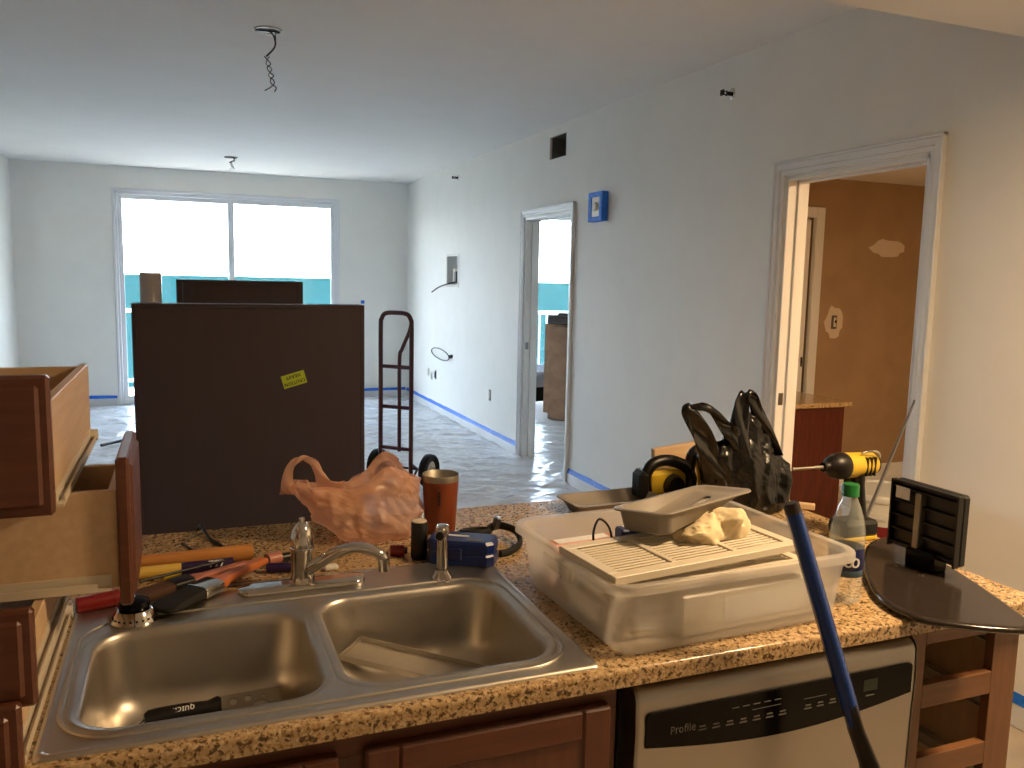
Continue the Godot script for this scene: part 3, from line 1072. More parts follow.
# ---------------------------------------------------------------- living room
func build_living() -> void:
	# tall dark cabinet seen from behind, upside down, with a sticker
	var t := thing("flat_cabinet", "large dark brown cabinet back with an upside-down yellow sticker", "cabinet", Vector3(0.233, 0.016, -3.06))
	var g := G.new()
	g.span(Vector3(-0.1348, 0.0302, -3.018), Vector3(0.6018, 1.4048, -3.0002), 0.0004)
	put(g, "back_panel", M.brown_board, t)
	for s in [[-0.15, -0.135], [0.602, 0.617]]:
		g = G.new()
		g.span(Vector3(s[0], 0.016, -3.11), Vector3(s[1], 1.42, -3.0), 0.002)
		put(g, "side_panel", M.brown_board, t)
	for s in [[0.016, 0.03], [1.405, 1.42]]:
		g = G.new()
		g.span(Vector3(-0.135, s[0], -3.11), Vector3(0.602, s[1], -3.0), 0.002)
		put(g, "end_panel", M.brown_board, t)
	for s in [[-0.133, 0.232], [0.236, 0.60]]:
		g = G.new()
		g.span(Vector3(s[0], 0.035, -3.13), Vector3(s[1], 1.40, -3.111), 0.002)
		put(g, "door", M.brown_board, t)
	var st := thing("sticker", "yellow CAUTION HEAVY sticker stuck upside down on the dark brown cabinet", "sticker", Vector3(0.3665, 1.157, -2.9998))
	var ang := deg_to_rad(16.0)
	var bx := Vector3(cos(ang), sin(ang), 0)
	var by := Vector3(-sin(ang), cos(ang), 0)
	g = G.new()
	g.box(Vector3(0.3665, 1.157, -2.9994), Vector3(0.082, 0.046, 0.0008), 0.0, Basis(bx, by, Vector3.BACK))
	put(g, "paper", M.sticker_yellow, st)
	letters("CAUTION", 0.017, 0.0006, Transform3D(Basis(-bx, -by, Vector3.BACK), Vector3(0.3665, 1.157, -2.9988) - by * 0.011), M.ink, st)
	letters("HEAVY", 0.017, 0.0006, Transform3D(Basis(-bx, -by, Vector3.BACK), Vector3(0.3665, 1.157, -2.9988) + by * 0.011), M.ink, st)
	# second cabinet behind it
	t = thing("flat_cabinet", "narrower dark brown cabinet rising behind the large dark brown one", "cabinet", Vector3(0.2435, 0.016, -3.9))
	g = G.new()
	g.span(Vector3(0.0122, 0.0302, -3.77), Vector3(0.4748, 1.4798, -3.7502), 0.0004)
	put(g, "back_panel", M.brown_board, t)
	for s in [[-0.014, 0.012], [0.475, 0.501]]:
		g = G.new()
		g.span(Vector3(s[0], 0.016, -4.05), Vector3(s[1], 1.495, -3.75), 0.002)
		put(g, "side_panel", M.brown_board, t)
	for s in [[0.016, 0.03], [1.48, 1.495]]:
		g = G.new()
		g.span(Vector3(0.012, s[0], -4.05), Vector3(0.475, s[1], -3.75), 0.002)
		put(g, "end_panel", M.brown_board, t)
	g = G.new()
	g.span(Vector3(0.014, 0.035, -4.07), Vector3(0.473, 1.475, -4.051), 0.002)
	put(g, "door", M.brown_board, t)
	# standing roll of brown paper in film
	t = thing("paper_roll", "tall roll of brown paper in clear film standing behind the cabinet", "paper roll", Vector3(-0.111, 0.016, -3.75))
	g = G.new()
	g.lathe([Vector2(0.0, 0.016), Vector2(0.04, 0.016), Vector2(0.04, 1.52), Vector2(0.016, 1.52), Vector2(0.016, 1.46), Vector2(0, 1.46)], Transform3D(Basis.IDENTITY, Vector3(-0.111, 0, -3.75)), 28)
	put(g, "paper", M.cardboard, t)
	g = G.new()
	g.lathe([Vector2(0.0415, 0.02), Vector2(0.0425, 0.6), Vector2(0.0415, 1.2), Vector2(0.043, 1.527), Vector2(0.040, 1.533), Vector2(0.022, 1.524)], Transform3D(Basis.IDENTITY, Vector3(-0.111, 0, -3.75)), 28)
	put(g, "film_wrap", M.clear_film, t)
	# hand truck
	var u := Vector3(0.722, 0, 0.692)
	var nn := Vector3(-0.692, 0, 0.722)
	var c := Vector3(1.494, 0, -5.88)
	var f := c + nn * 0.11
	t = thing("hand_truck", "dark red two-wheeled hand truck standing upright beside the cabinets", "hand truck", Vector3(1.45, 0.014, -5.85))
	var L := func(s: float, y: float) -> Vector3: return f + u * s + Vector3(0, y, 0)
	g = G.new()
	g.tube(curve([L.call(-0.125, 0.03), L.call(-0.125, 0.4), L.call(-0.125, 0.8), L.call(-0.125, 1.17), L.call(-0.118, 1.23), L.call(-0.085, 1.268), L.call(0.0, 1.275), L.call(0.085, 1.268), L.call(0.118, 1.23), L.call(0.125, 1.17), L.call(0.125, 0.8), L.call(0.125, 0.4), L.call(0.125, 0.03)], 6), 0.0165, 10)
	put(g, "frame_tube", M.wine_paint, t)
	for y in [0.30, 0.60, 0.89]:
		g = G.new()
		g.tube([L.call(-0.125, y), L.call(0.125, y)], 0.014, 8)
		put(g, "crossbar", M.wine_paint, t)
	g = G.new()
	g.tube(curve([L.call(0.122, 1.20), L.call(0.105, 1.14), L.call(0.05, 1.02), L.call(0.03, 0.95), L.call(0.03, 0.6), L.call(0.03, 0.28)], 5), 0.014, 8)
	put(g, "centre_bar", M.wine_paint, t)
	g = G.new()
	g.box(f + nn * 0.10 + Vector3(0, 0.026, 0), Vector3(0.34, 0.006, 0.2), 0.002, Basis(u, Vector3.UP, u.cross(Vector3.UP)))
	put(g, "toe_plate", M.wine_paint, t)
	g = G.new()
	g.tube([c + u * -0.25 + Vector3(0, 0.135, 0), c + u * 0.25 + Vector3(0, 0.135, 0)], 0.009, 8)
	for s in [-0.12, 0.12]:
		g.tube([L.call(s, 0.2), c + u * s + Vector3(0, 0.135, 0)], 0.011, 8)
		g.tube([L.call(s, 0.05), c + u * s + Vector3(0, 0.135, 0)], 0.009, 8)
	put(g, "axle", M.wine_paint, t)
	for s in [-0.215, 0.215]:
		var tx := Transform3D(turned(u), c + u * s + Vector3(0, 0.135, 0))
		g = G.new()
		g.lathe([Vector2(0.07, -0.024), Vector2(0.105, -0.033), Vector2(0.118, -0.024), Vector2(0.122, 0.0), Vector2(0.118, 0.024), Vector2(0.105, 0.033), Vector2(0.07, 0.024)], tx, 28)
		var w := put(g, "wheel", M.black_rubber, t)
		g = G.new()
		g.lathe([Vector2(0.0, -0.03), Vector2(0.022, -0.03), Vector2(0.026, -0.016), Vector2(0.072, -0.016), Vector2(0.072, 0.016), Vector2(0.026, 0.016), Vector2(0.022, 0.03), Vector2(0.0, 0.03)], tx, 24)
		put(g, "hub", M.white_plastic, w)
	# small scraps on the sheeting
	g = G.new()
	g.tube([Vector3(-0.66, 0.047, -7.80), Vector3(-0.47, 0.047, -8.02)], 0.014, 8)
	tag(put(g, "marker_pen", M.black_plastic), "dark pen lying on the plastic sheet left of the cabinets", "pen")
	g = G.new()
	g.span(Vector3(1.48, 0.03, -6.62), Vector3(1.62, 0.075, -6.50), 0.012)
	tag(put(g, "foam_scrap", M.bedding), "small pale scrap on the sheet behind the hand truck", "scrap")

# ---------------------------------------------------------------- bedroom and bathroom
func carton(label: String, at: Vector3, s: Vector3, turn: float) -> void:
	var t := thing("cardboard_box", label, "box", at)
	var bs := Basis(Vector3.UP, turn)
	var g := G.new()
	g.box(at + Vector3(0, s.y * 0.5, 0), s, 0.004, bs)
	put(g, "carton", M.cardboard, t)
	g = G.new()
	g.box(at + bs * Vector3(0, s.y * 0.5, s.z * 0.5 + 0.001), Vector3(0.05, s.y * 0.99, 0.001), 0.0, bs)
	g.box(at + Vector3(0, s.y + 0.0006, 0), Vector3(0.05, 0.001, s.z), 0.0, bs)
	put(g, "packing_tape", M.pale_yellow if s.x < 0.01 else M.cardboard, t)
	g = G.new()
	g.box(at + bs * Vector3(0, s.y * 0.5, s.z * 0.5 + 0.0012), Vector3(0.006, s.y, 0.0012), 0.0, bs)
	put(g, "seam", M.brown_edge, t)

func build_far_rooms() -> void:
	carton("tall upright cardboard box in the bedroom doorway, nearer the window", Vector3(4.06, 0.02, -8.62), Vector3(0.32, 1.02, 0.30), 0.45)
	carton("tall upright cardboard box in the bedroom doorway, nearer the bedroom door", Vector3(3.97, 0.02, -8.16), Vector3(0.34, 1.0, 0.42), 0.45)
	var t := thing("tool_case", "dark tool case lying on top of the tall cardboard boxes", "case", Vector3(4.02, 1.045, -8.35))
	var g := G.new()
	g.box(Vector3(4.02, 1.095, -8.35), Vector3(0.30, 0.10, 0.46), 0.02, Basis(Vector3.UP, 0.45))
	put(g, "shell", M.brown_edge, t)
	g = G.new()
	g.box(Vector3(4.02, 1.15, -8.33), Vector3(0.22, 0.05, 0.26), 0.015, Basis(Vector3.UP, 0.6))
	put(g, "lid", M.black_plastic, t)
	g = G.new()
	wire(g, [Vector3(4.0, 1.17, -8.25), Vector3(4.02, 1.23, -8.21), Vector3(4.05, 1.17, -8.16)], 0.012)
	put(g, "carry_handle", M.black_plastic, t)
	t = thing("bed", "low bed with grey bedding beside the bedroom window", "bed", Vector3(4.35, 0.015, -9.4))
	g = G.new()
	g.span(Vector3(3.75, 0.10, -10.0), Vector3(5.4, 0.30, -8.95), 0.02)
	put(g, "base", M.black_rubber, t)
	g = G.new()
	for x in [3.8, 5.3]:
		for z in [-9.95, -9.05]:
			g.span(Vector3(x, 0.015, z), Vector3(x + 0.05, 0.1, z + 0.05))
	put(g, "leg", M.black_plastic, t)
	g = G.new()
	var f := FastNoiseLite.new()
	f.seed = 4
	f.frequency = 3.0
	var rows := []
	for j in 25:
		var row := []
		for i in 25:
			var x := lerpf(3.72, 5.42, i / 24.0)
			var z := lerpf(-10.02, -8.92, j / 24.0)
			var e := minf(minf(i, 24 - i), minf(j, 24 - j)) / 4.0
			row.append(Vector3(x, 0.28 + 0.16 * minf(1.0, e) + 0.05 * f.get_noise_2d(x, z), z))
		rows.append(row)
	g.skin(rows, false, true)
	put(g, "bedding", M.bedding, t)
	# vanity
	t = thing("vanity_cabinet", "dark wood vanity with a granite top inside the tan bathroom", "vanity", Vector3(3.72, 0, -4.45))
	g = G.new()
	g.span(Vector3(3.50, 0.0, -4.86), Vector3(3.93, 0.765, -4.11), 0.003)
	put(g, "cabinet_body", M.vanity_wood, t)
	g = G.new()
	g.span(Vector3(3.48, 0.765, -4.87), Vector3(3.97, 0.795, -4.085), 0.004)
	put(g, "granite_top", M.granite, t)
	g = G.new()
	g.span(Vector3(3.93, 0.12, -4.84), Vector3(3.95, 0.74, -4.14), 0.004)
	put(g, "door", M.vanity_wood, t)

# ---------------------------------------------------------------- peninsula
const SX0 := -0.18
const SX1 := 0.597
const SZ0 := -1.655
const SZ1 := -1.118

func build_counter() -> void:
	# slab with a cutout below the sink and an eased front edge
	var g := G.new()
	var xa := -0.75
	var xb := 1.58
	var zb := -2.058
	var zf := -1.092
	var th := 0.03
	var y0 := CT - th
	var cx0 := SX0 + 0.02
	var cx1 := SX1 - 0.02
	var cz0 := SZ0 + 0.02
	var cz1 := SZ1 - 0.02
	var e := 0.008
	g.span(Vector3(xa, y0, zb), Vector3(xb - e, CT, cz0))
	g.span(Vector3(xa, y0, cz0), Vector3(cx0, CT, cz1))
	g.span(Vector3(cx1, y0, cz0), Vector3(xb - e, CT, cz1))
	g.span(Vector3(xa, y0, cz1), Vector3(xb - e, CT, zf - e))
	# eased edges, front and right end
	for k in 4:
		var a0 := PI * 0.5 * k / 4.0
		var a1 := PI * 0.5 * (k + 1) / 4.0
		var n0 := Vector3(0, cos(a0), sin(a0))
		var n1 := Vector3(0, cos(a1), sin(a1))
		var p0 := Vector3(0, CT - e, zf - e) + n0 * e
		var p1 := Vector3(0, CT - e, zf - e) + n1 * e
		var A := Vector3(xa, 0, 0)
		var B := Vector3(xb - e, 0, 0)
		g.tri(A + p0, B + p0, B + p1, n0, n0, n1)
		g.tri(A + p0, B + p1, A + p1, n0, n1, n1)
		var m0 := Vector3(sin(a0), cos(a0), 0)
		var m1 := Vector3(sin(a1), cos(a1), 0)
		var q0 := Vector3(xb - e, CT - e, 0) + m0 * e
		var q1 := Vector3(xb - e, CT - e, 0) + m1 * e
		var C := Vector3(0, 0, zb)
		var D := Vector3(0, 0, zf - e)
		g.tri(C + q0, D + q0, D + q1, m0, m0, m1)
		g.tri(C + q0, D + q1, C + q1, m0, m1, m1)
	g.quad(Vector3(xa, CT - e, zf), Vector3(xb - e, CT - e, zf), Vector3(xb - e, y0, zf), Vector3(xa, y0, zf), Vector3.BACK)
	g.quad(Vector3(xa, y0, zf), Vector3(xb - e, y0, zf), Vector3(xb - e, y0, zf - e), Vector3(xa, y0, zf - e), Vector3.DOWN)
	g.quad(Vector3(xb, CT - e, zb), Vector3(xb, CT - e, zf - e), Vector3(xb, y0, zf - e), Vector3(xb, y0, zb), Vector3.RIGHT)
	g.facet([Vector3(xb - e, CT - e, zf), Vector3(xb, CT - e, zf - e), Vector3(xb, y0, zf - e), Vector3(xb - e, y0, zf)], Vector3(1, 0, 1))
	g.facet([Vector3(xb - e, CT, zf - e), Vector3(xb, CT - e, zf - e), Vector3(xb - e, CT - e, zf)], Vector3(1, 1, 1))
	tag(put(g, "granite_countertop", M.granite), "speckled golden granite countertop of the kitchen peninsula", "countertop")
	g = G.new()
	g.span(Vector3(-0.75, 0, -1.86), Vector3(1.55, CT - 0.03, -1.74))
	struct(g, "wall_peninsula", M.wall_paint)

# bowl of a sink: rounded-rectangle rings from the deck down to the floor
func bowl_rows(x0: float, x1: float, z0: float, z1: float, depth: float) -> Array:
	var cx := (x0 + x1) * 0.5
	var cz := (z0 + z1) * 0.5
	var hx := (x1 - x0) * 0.5
	var hz := (z1 - z0) * 0.5
	var rows := []
	var spec := [[0.018, 0.0035, 0.07], [0.014, 0.0055, 0.07], [0.010, 0.0035, 0.066], [0.006, 0.004, 0.062], [0.002, 0.002, 0.06], [-0.001, -0.004, 0.058], [-0.003, -0.014, 0.057]]
	for s in spec:
		rows.append(lift(rrect(cx, cz, hx + s[0], hz + s[0], s[2], 8), CT + s[1]))
	var R := 0.05
	for k in 3:
		rows.append(lift(rrect(cx, cz, hx - 0.004 - 0.004 * k, hz - 0.004 - 0.004 * k, 0.057, 8), CT - lerpf(0.03, depth - R, k / 2.0)))
	for k in range(1, 7):
		var a := PI * 0.5 * k / 6.0
		var ins := 0.012 + R * (1.0 - cos(a))
		rows.append(lift(rrect(cx, cz, hx - ins, hz - ins, 0.057 - 0.02 * k / 6.0, 8), CT - depth + R * (1.0 - sin(a))))
	for k in range(1, 6):
		var s := 1.0 - k / 5.0
		rows.append(lift(rrect(cx, cz, maxf(0.022, (hx - 0.062) * s), maxf(0.022, (hz - 0.062) * s), maxf(0.0219, 0.037 * s), 8), CT - depth - 0.002 * k / 5.0))
	return rows

func build_sink() -> void:
	var t := thing("kitchen_sink", "double-bowl stainless steel drop-in sink in the granite countertop", "sink", Vector3(0.21, CT - 0.17, -1.39))
	var bl := [-0.143, 0.187, -1.487, -1.167]
	var br := [0.222, 0.556, -1.517, -1.172]
	var mid := 0.2045
	var g := G.new()
	for b in [[bl, SX0, mid], [br, mid, SX1]]:
		var q: Array = b[0]
		var rows := bowl_rows(q[0], q[1], q[2], q[3], 0.142)
		g.skin(rows, true, true)
		# deck between the bowl's ring and its half of the rim
		var inner: Array = rows[0]
		var cx: float = (q[0] + q[1]) * 0.5
		var cz: float = (q[2] + q[3]) * 0.5
		var outer := []
		for p in inner:
			var d := Vector2(p.x - cx, p.z - cz)
			var s := 1e9
			if d.x > 1e-6: s = minf(s, (b[2] - cx) / d.x)
			if d.x < -1e-6: s = minf(s, (b[1] - cx) / d.x)
			if d.y > 1e-6: s = minf(s, (SZ1 - cz) / d.y)
			if d.y < -1e-6: s = minf(s, (SZ0 - cz) / d.y)
			outer.append(Vector3(cx + d.x * s, CT + 0.0035, cz + d.y * s))
		var n := inner.size()
		var corners := [Vector3(b[1], CT + 0.0035, SZ0), Vector3(b[2], CT + 0.0035, SZ0), Vector3(b[2], CT + 0.0035, SZ1), Vector3(b[1], CT + 0.0035, SZ1)]
		for k in n:
			var j := (k + 1) % n
			g.quad(inner[k], inner[j], outer[j], outer[k], Vector3.UP)
			for cc in corners:
				var on1: bool = absf(outer[k].x - cc.x) < 1e-4 or absf(outer[k].z - cc.z) < 1e-4
				var on2: bool = absf(outer[j].x - cc.x) < 1e-4 or absf(outer[j].z - cc.z) < 1e-4
				if on1 and on2 and outer[k].distance_to(cc) > 1e-4 and outer[j].distance_to(cc) > 1e-4 and absf(outer[k].x - outer[j].x) > 1e-4 and absf(outer[k].z - outer[j].z) > 1e-4:
					g.tri(outer[k], cc, outer[j], Vector3.UP, Vector3.UP, Vector3.UP)
	# rolled outer rim
	var ox := (SX0 + SX1) * 0.5
	var oz := (SZ0 + SZ1) * 0.5
	var hx := (SX1 - SX0) * 0.5
	var hz := (SZ1 - SZ0) * 0.5
	var rim := []
	for s in [[-0.004, 0.0035], [0.0, 0.005], [0.004, 0.0045], [0.007, 0.0025], [0.008, 0.0]]:
		rim.append(lift(rrect(ox, oz, hx + s[0], hz + s[0], 0.012, 4), CT + s[1]))
	g.skin(rim, true, true)
	put(g, "basin", M.sink_steel, t)
	# soft ridge pressed round both bowls
	g = G.new()
	var ridge := lift(rrect(0.2065, -1.343, 0.375, 0.204, 0.085, 8), CT + 0.0032)
	ridge.append(ridge[0])
	g.tube(ridge, 0.0035, 8, false)
	put(g, "pressed_ridge", M.sink_steel, t)
	for q in [bl, br]:
		var c := Vector3((q[0] + q[1]) * 0.5, CT - 0.1435, (q[2] + q[3]) * 0.5)
		g = G.new()
		g.lathe([Vector2(0.045, 0.0), Vector2(0.043, 0.003), Vector2(0.036, 0.002), Vector2(0.034, -0.004), Vector2(0.0, -0.004)], Transform3D(Basis.IDENTITY, c), 24)
		put(g, "drain", M.chrome, t)
	# faucet
	t = thing("kitchen_faucet", "chrome single-lever faucet on an oval deck plate", "faucet", Vector3(0.208, CT + 0.005, -1.606))
	g = G.new()
	var P := rrect(0.208, -1.602, 0.122, 0.026, 0.0259, 10)
	var P2 := rrect(0.208, -1.602, 0.118, 0.022, 0.0219, 10)
	var P3 := rrect(0.208, -1.602, 0.10, 0.012, 0.0119, 10)
	g.skin([lift(P, CT + 0.004), lift(P, CT + 0.010), lift(P2, CT + 0.015), lift(P3, CT + 0.017)], true, true)
	g.prism(P3, CT + 0.0165, CT + 0.017)
	put(g, "deck_plate", M.chrome, t)
	g = G.new()
	g.lathe([Vector2(0.026, CT + 0.014), Vector2(0.024, CT + 0.02), Vector2(0.0225, CT + 0.03), Vector2(0.022, CT + 0.075), Vector2(0.0235, CT + 0.078), Vector2(0.0235, CT + 0.083), Vector2(0.021, CT + 0.086)], Transform3D(Basis.IDENTITY, Vector3(0.208, 0, -1.606)), 28)
	put(g, "body", M.chrome, t)
	g = G.new()
	g.lathe([Vector2(0.0225, CT + 0.086), Vector2(0.022, CT + 0.10), Vector2(0.018, CT + 0.118), Vector2(0.011, CT + 0.13), Vector2(0.006, CT + 0.134), Vector2(0.0055, CT + 0.141), Vector2(0, CT + 0.143)], Transform3D(Basis.IDENTITY, Vector3(0.208, 0, -1.606)), 28)
	put(g, "lever_cap", M.chrome, t)
	g = G.new()
	var sp := curve([Vector3(0.212, CT + 0.035, -1.60), Vector3(0.235, CT + 0.058, -1.575), Vector3(0.268, CT + 0.083, -1.555), Vector3(0.305, CT + 0.093, -1.54), Vector3(0.338, CT + 0.083, -1.53), Vector3(0.352, CT + 0.068, -1.527)], 5)
	var rr := []
	for k in sp.size():
		rr.append(lerpf(0.0125, 0.009, float(k) / sp.size()))
	g.tube(sp, rr, 14)
	put(g, "spout", M.chrome, t)
	g = G.new()
	g.tube([Vector3(0.350, CT + 0.072, -1.5275), Vector3(0.352, CT + 0.046, -1.526)], [0.0115, 0.0105], 14)
	put(g, "aerator", M.chrome, t)
	# side spray
	t = thing("side_spray", "chrome side spray standing at the right back corner of the sink", "sprayer", Vector3(0.478, CT + 0.004, -1.56))
	g = G.new()
	var sx := Transform3D(Basis.IDENTITY, Vector3(0.478, CT, -1.56))
	g.lathe([Vector2(0.022, 0.004), Vector2(0.021, 0.010), Vector2(0.014, 0.020), Vector2(0.013, 0.024)], sx, 24)
	put(g, "holder", M.chrome, t)
	g = G.new()
	g.lathe([Vector2(0.0105, 0.024), Vector2(0.0115, 0.05), Vector2(0.0105, 0.085), Vector2(0.0125, 0.095), Vector2(0.015, 0.104), Vector2(0.013, 0.114), Vector2(0.006, 0.118), Vector2(0, 0.118)], sx, 24)
	put(g, "handle", M.chrome, t)
	g = G.new()
	g.tube([Vector3(0.478, CT + 0.102, -1.558), Vector3(0.466, CT + 0.100, -1.538)], [0.012, 0.0105], 14)
	put(g, "spray_head", M.chrome, t)
	g = G.new()
	g.tube([Vector3(0.4665, CT + 0.1001, -1.539), Vector3(0.4648, CT + 0.0997, -1.536)], 0.0085, 14)
	put(g, "nozzle_ring", M.black_plastic, t)

# raised-panel front lying in the x-y plane, its face towards +z at z
func panel_front(t: Node3D, called: String, x0: float, x1: float, y0: float, y1: float, z: float, wood_h: Material, wood_v: Material) -> MeshInstance3D:
	var g := G.new()
	g.span(Vector3(x0, y0, z - 0.02), Vector3(x1, y1, z - 0.004), 0.003)
	var o := put(g, called, wood_v, t)
	var w := minf(0.05, (y1 - y0) * 0.28)
	for s in [[x0, x0 + w], [x1 - w, x1]]:
		g = G.new()
		g.span(Vector3(s[0] + 0.0005, y0 + 0.0005, z - 0.008), Vector3(s[1] - 0.0005, y1 - 0.0005, z), 0.004)
		put(g, "stile", wood_v, o)
	for s in [[y0, y0 + w], [y1 - w, y1]]:
		g = G.new()
		g.span(Vector3(x0 + w, s[0] + 0.0005, z - 0.008), Vector3(x1 - w, s[1] - 0.0005, z), 0.004)
		put(g, "rail", wood_h, o)
	return o

func build_base_units() -> void:
	# sink base
	var t := thing("sink_cabinet", "cherry wood base cabinet with panel doors below the sink", "cabinet", Vector3(-0.04, 0, -1.4))
	var g := G.new()
	g.span(Vector3(-0.72, 0.10, -1.735), Vector3(-0.70, CT - 0.03, -1.14))
	g.span(Vector3(0.622, 0.10, -1.735), Vector3(0.64, CT - 0.03, -1.14))
	g.span(Vector3(-0.70, 0.10, -1.735), Vector3(0.622, 0.12, -1.14))
	g.span(Vector3(-0.72, 0.0, -1.735), Vector3(0.64, 0.10, -1.20))
	put(g, "carcass", M.frame_y, t)
	g = G.new()
	g.span(Vector3(-0.72, CT - 0.075, -1.14), Vector3(0.64, CT - 0.03, -1.12), 0.001)
	put(g, "top_rail", M.cherry_x, t)
	for s in [[-0.72, -0.68], [0.185, 0.235], [0.61, 0.64]]:
		g = G.new()
		g.span(Vector3(s[0], 0.10, -1.14), Vector3(s[1], CT - 0.075, -1.12), 0.001)
		put(g, "face_stile", M.cherry_y, t)
	panel_front(t, "door", -0.30, 0.19, 0.13, CT - 0.062, -1.10, M.cherry_x, M.cherry_y)
	panel_front(t, "door", 0.228, 0.622, 0.13, CT - 0.062, -1.10, M.cherry_x, M.cherry_y)
	# dishwasher
	t = thing("dishwasher", "stainless steel dishwasher with a curved black control panel", "dishwasher", Vector3(0.965, 0, -1.4))
	g = G.new()
	g.span(Vector3(0.655, 0.10, -1.735), Vector3(1.268, 0.868, -1.145), 0.004)
	put(g, "tub_housing", M.black_plastic, t)
	g = G.new()
	g.span(Vector3(0.66, 0.0, -1.5), Vector3(1.26, 0.10, -1.18))
	put(g, "toe_kick", M.black_plastic, t)
	g = G.new()
	var prof := PackedVector2Array()
	prof.append(Vector2(-1.145, 0.10))
	prof.append(Vector2(-1.145, 0.868))
	for k in 7:
		var a := PI * 0.5 * k / 6.0
		prof.append(Vector2(-1.122 + 0.024 * sin(a), 0.847 + 0.025 * cos(a)))
	prof.append(Vector2(-1.096, 0.80))
	prof.append(Vector2(-1.099, 0.70))
	prof.append(Vector2(-1.104, 0.10))
	# door skin: the profile drawn along x, its corners eased at both ends
	var rows := []
	for s in [[0.664, -0.006], [0.667, -0.002], [0.673, 0.0], [1.257, 0.0], [1.263, -0.002], [1.266, -0.006]]:
		var row := []
		for q in prof:
			var e: float = s[1] if q.x > -1.14 else 0.0
			row.append(Vector3(s[0], q.y + (e if q.y > 0.85 else 0.0), q.x + e))
		rows.append(row)
	g.skin(rows, true, false)
	g.prism(prof, 0.664, 0.6645, Transform3D(Basis(Vector3.BACK, Vector3.RIGHT, Vector3.UP), Vector3.ZERO))
	g.prism(prof, 1.2655, 1.266, Transform3D(Basis(Vector3.BACK, Vector3.RIGHT, Vector3.UP), Vector3.ZERO))
	put(g, "door", M.brushed_steel, t)
	var poly := PackedVector2Array()
	for k in 5:
		var a := PI * (0.5 + 0.5 * k / 4.0)
		poly.append(Vector2(0.690 + 0.008 * cos(a), 0.822 + 0.008 * sin(a)))
	for k in 17:
		var s := k / 16.0
		poly.append(Vector2(lerpf(0.682, 1.252, s), 0.772 - 0.026 * sin(PI * s)))
	for k in 5:
		var a := PI * 0.5 * k / 4.0
		poly.append(Vector2(1.244 + 0.008 * cos(a), 0.822 + 0.008 * sin(a)))
	g = G.new()
	g.prism(poly, -1.0975, -1.0935, Transform3D(Basis(Vector3.RIGHT, Vector3.BACK, Vector3.UP), Vector3.ZERO))
	var cp := put(g, "control_panel", M.black_gloss, t)
	var face := -1.0932
	letters("Profile", 0.017, 0.0006, Transform3D(Basis.IDENTITY, Vector3(0.752, 0.7935, face)), M.print_grey, cp, "lettering", false)
	g = G.new()
	for k in 12:
		if k == 7:
			continue
		var x := 0.79 + k * 0.0275
		g.span(Vector3(x - 0.006, 0.790 - 0.003 * sin(PI * k / 11.0), face - 0.0002), Vector3(x + 0.006, 0.7925 - 0.003 * sin(PI * k / 11.0), face + 0.0003))
		g.span(Vector3(x - 0.008, 0.784 - 0.003 * sin(PI * k / 11.0), face - 0.0002), Vector3(x + 0.008, 0.7865 - 0.003 * sin(PI * k / 11.0), face + 0.0003))
	put(g, "button_marks", M.print_grey, cp)
	g = G.new()
	for k in 5:
		var x := 0.855 + k * 0.022
		g.span(Vector3(x - 0.007, 0.811, face - 0.0002), Vector3(x + 0.007, 0.8125, face + 0.0003))
	g.span(Vector3(0.89, 0.8015, face - 0.0002), Vector3(0.95, 0.8022, face + 0.0003))
	g.span(Vector3(1.0, 0.8015, face - 0.0002), Vector3(1.05, 0.8022, face + 0.0003))
	put(g, "cycle_marks", M.print_grey, cp)
	g = G.new()
	g.span(Vector3(1.135, 0.792, face - 0.0002), Vector3(1.168, 0.814, face + 0.0003))
	put(g, "display_window", M.lcd_green, cp)
	g = G.new()
	g.span(Vector3(1.142, 0.782, face - 0.0002), Vector3(1.162, 0.7845, face + 0.0003))
	put(g, "display_mark", M.print_grey, cp)
	# drawer cabinet without drawers
	t = thing("drawer_cabinet", "narrow wooden base cabinet with its drawers pulled out", "cabinet", Vector3(1.42, 0, -1.4))
	for s in [[1.272, 1.288, "frame_y"], [1.549, 1.565, "frame_y"]]:
		g = G.new()
		g.span(Vector3(s[0], 0.0, -1.735), Vector3(s[1], CT - 0.03, -1.138), 0.001)
		put(g, "side_panel", M[s[2]], t)
	for s in [[1.2885, 1.291], [1.546, 1.5485]]:
		g = G.new()
		g.span(Vector3(s[0], 0.1, -1.72), Vector3(s[1], CT - 0.032, -1.139))
		put(g, "inner_veneer", M.maple_y, t)
	g = G.new()
	g.span(Vector3(1.288, 0.1, -1.735), Vector3(1.549, CT - 0.03, -1.72))
	put(g, "back_panel", M.maple_y, t)
	for s in [[1.272, 1.31], [1.495, 1.565]]:
		g = G.new()
		g.span(Vector3(s[0], 0.0, -1.138), Vector3(s[1], CT - 0.03, -1.118), 0.001)
		put(g, "face_stile", M.frame_y, t)
	for y in [[0.845, CT - 0.03], [0.715, 0.762], [0.565, 0.612], [0.40, 0.447], [0.08, 0.13]]:
		g = G.new()
		g.span(Vector3(1.31, y[0], -1.138), Vector3(1.495, y[1], -1.118), 0.001)
		put(g, "face_rail", M.frame_x, t)
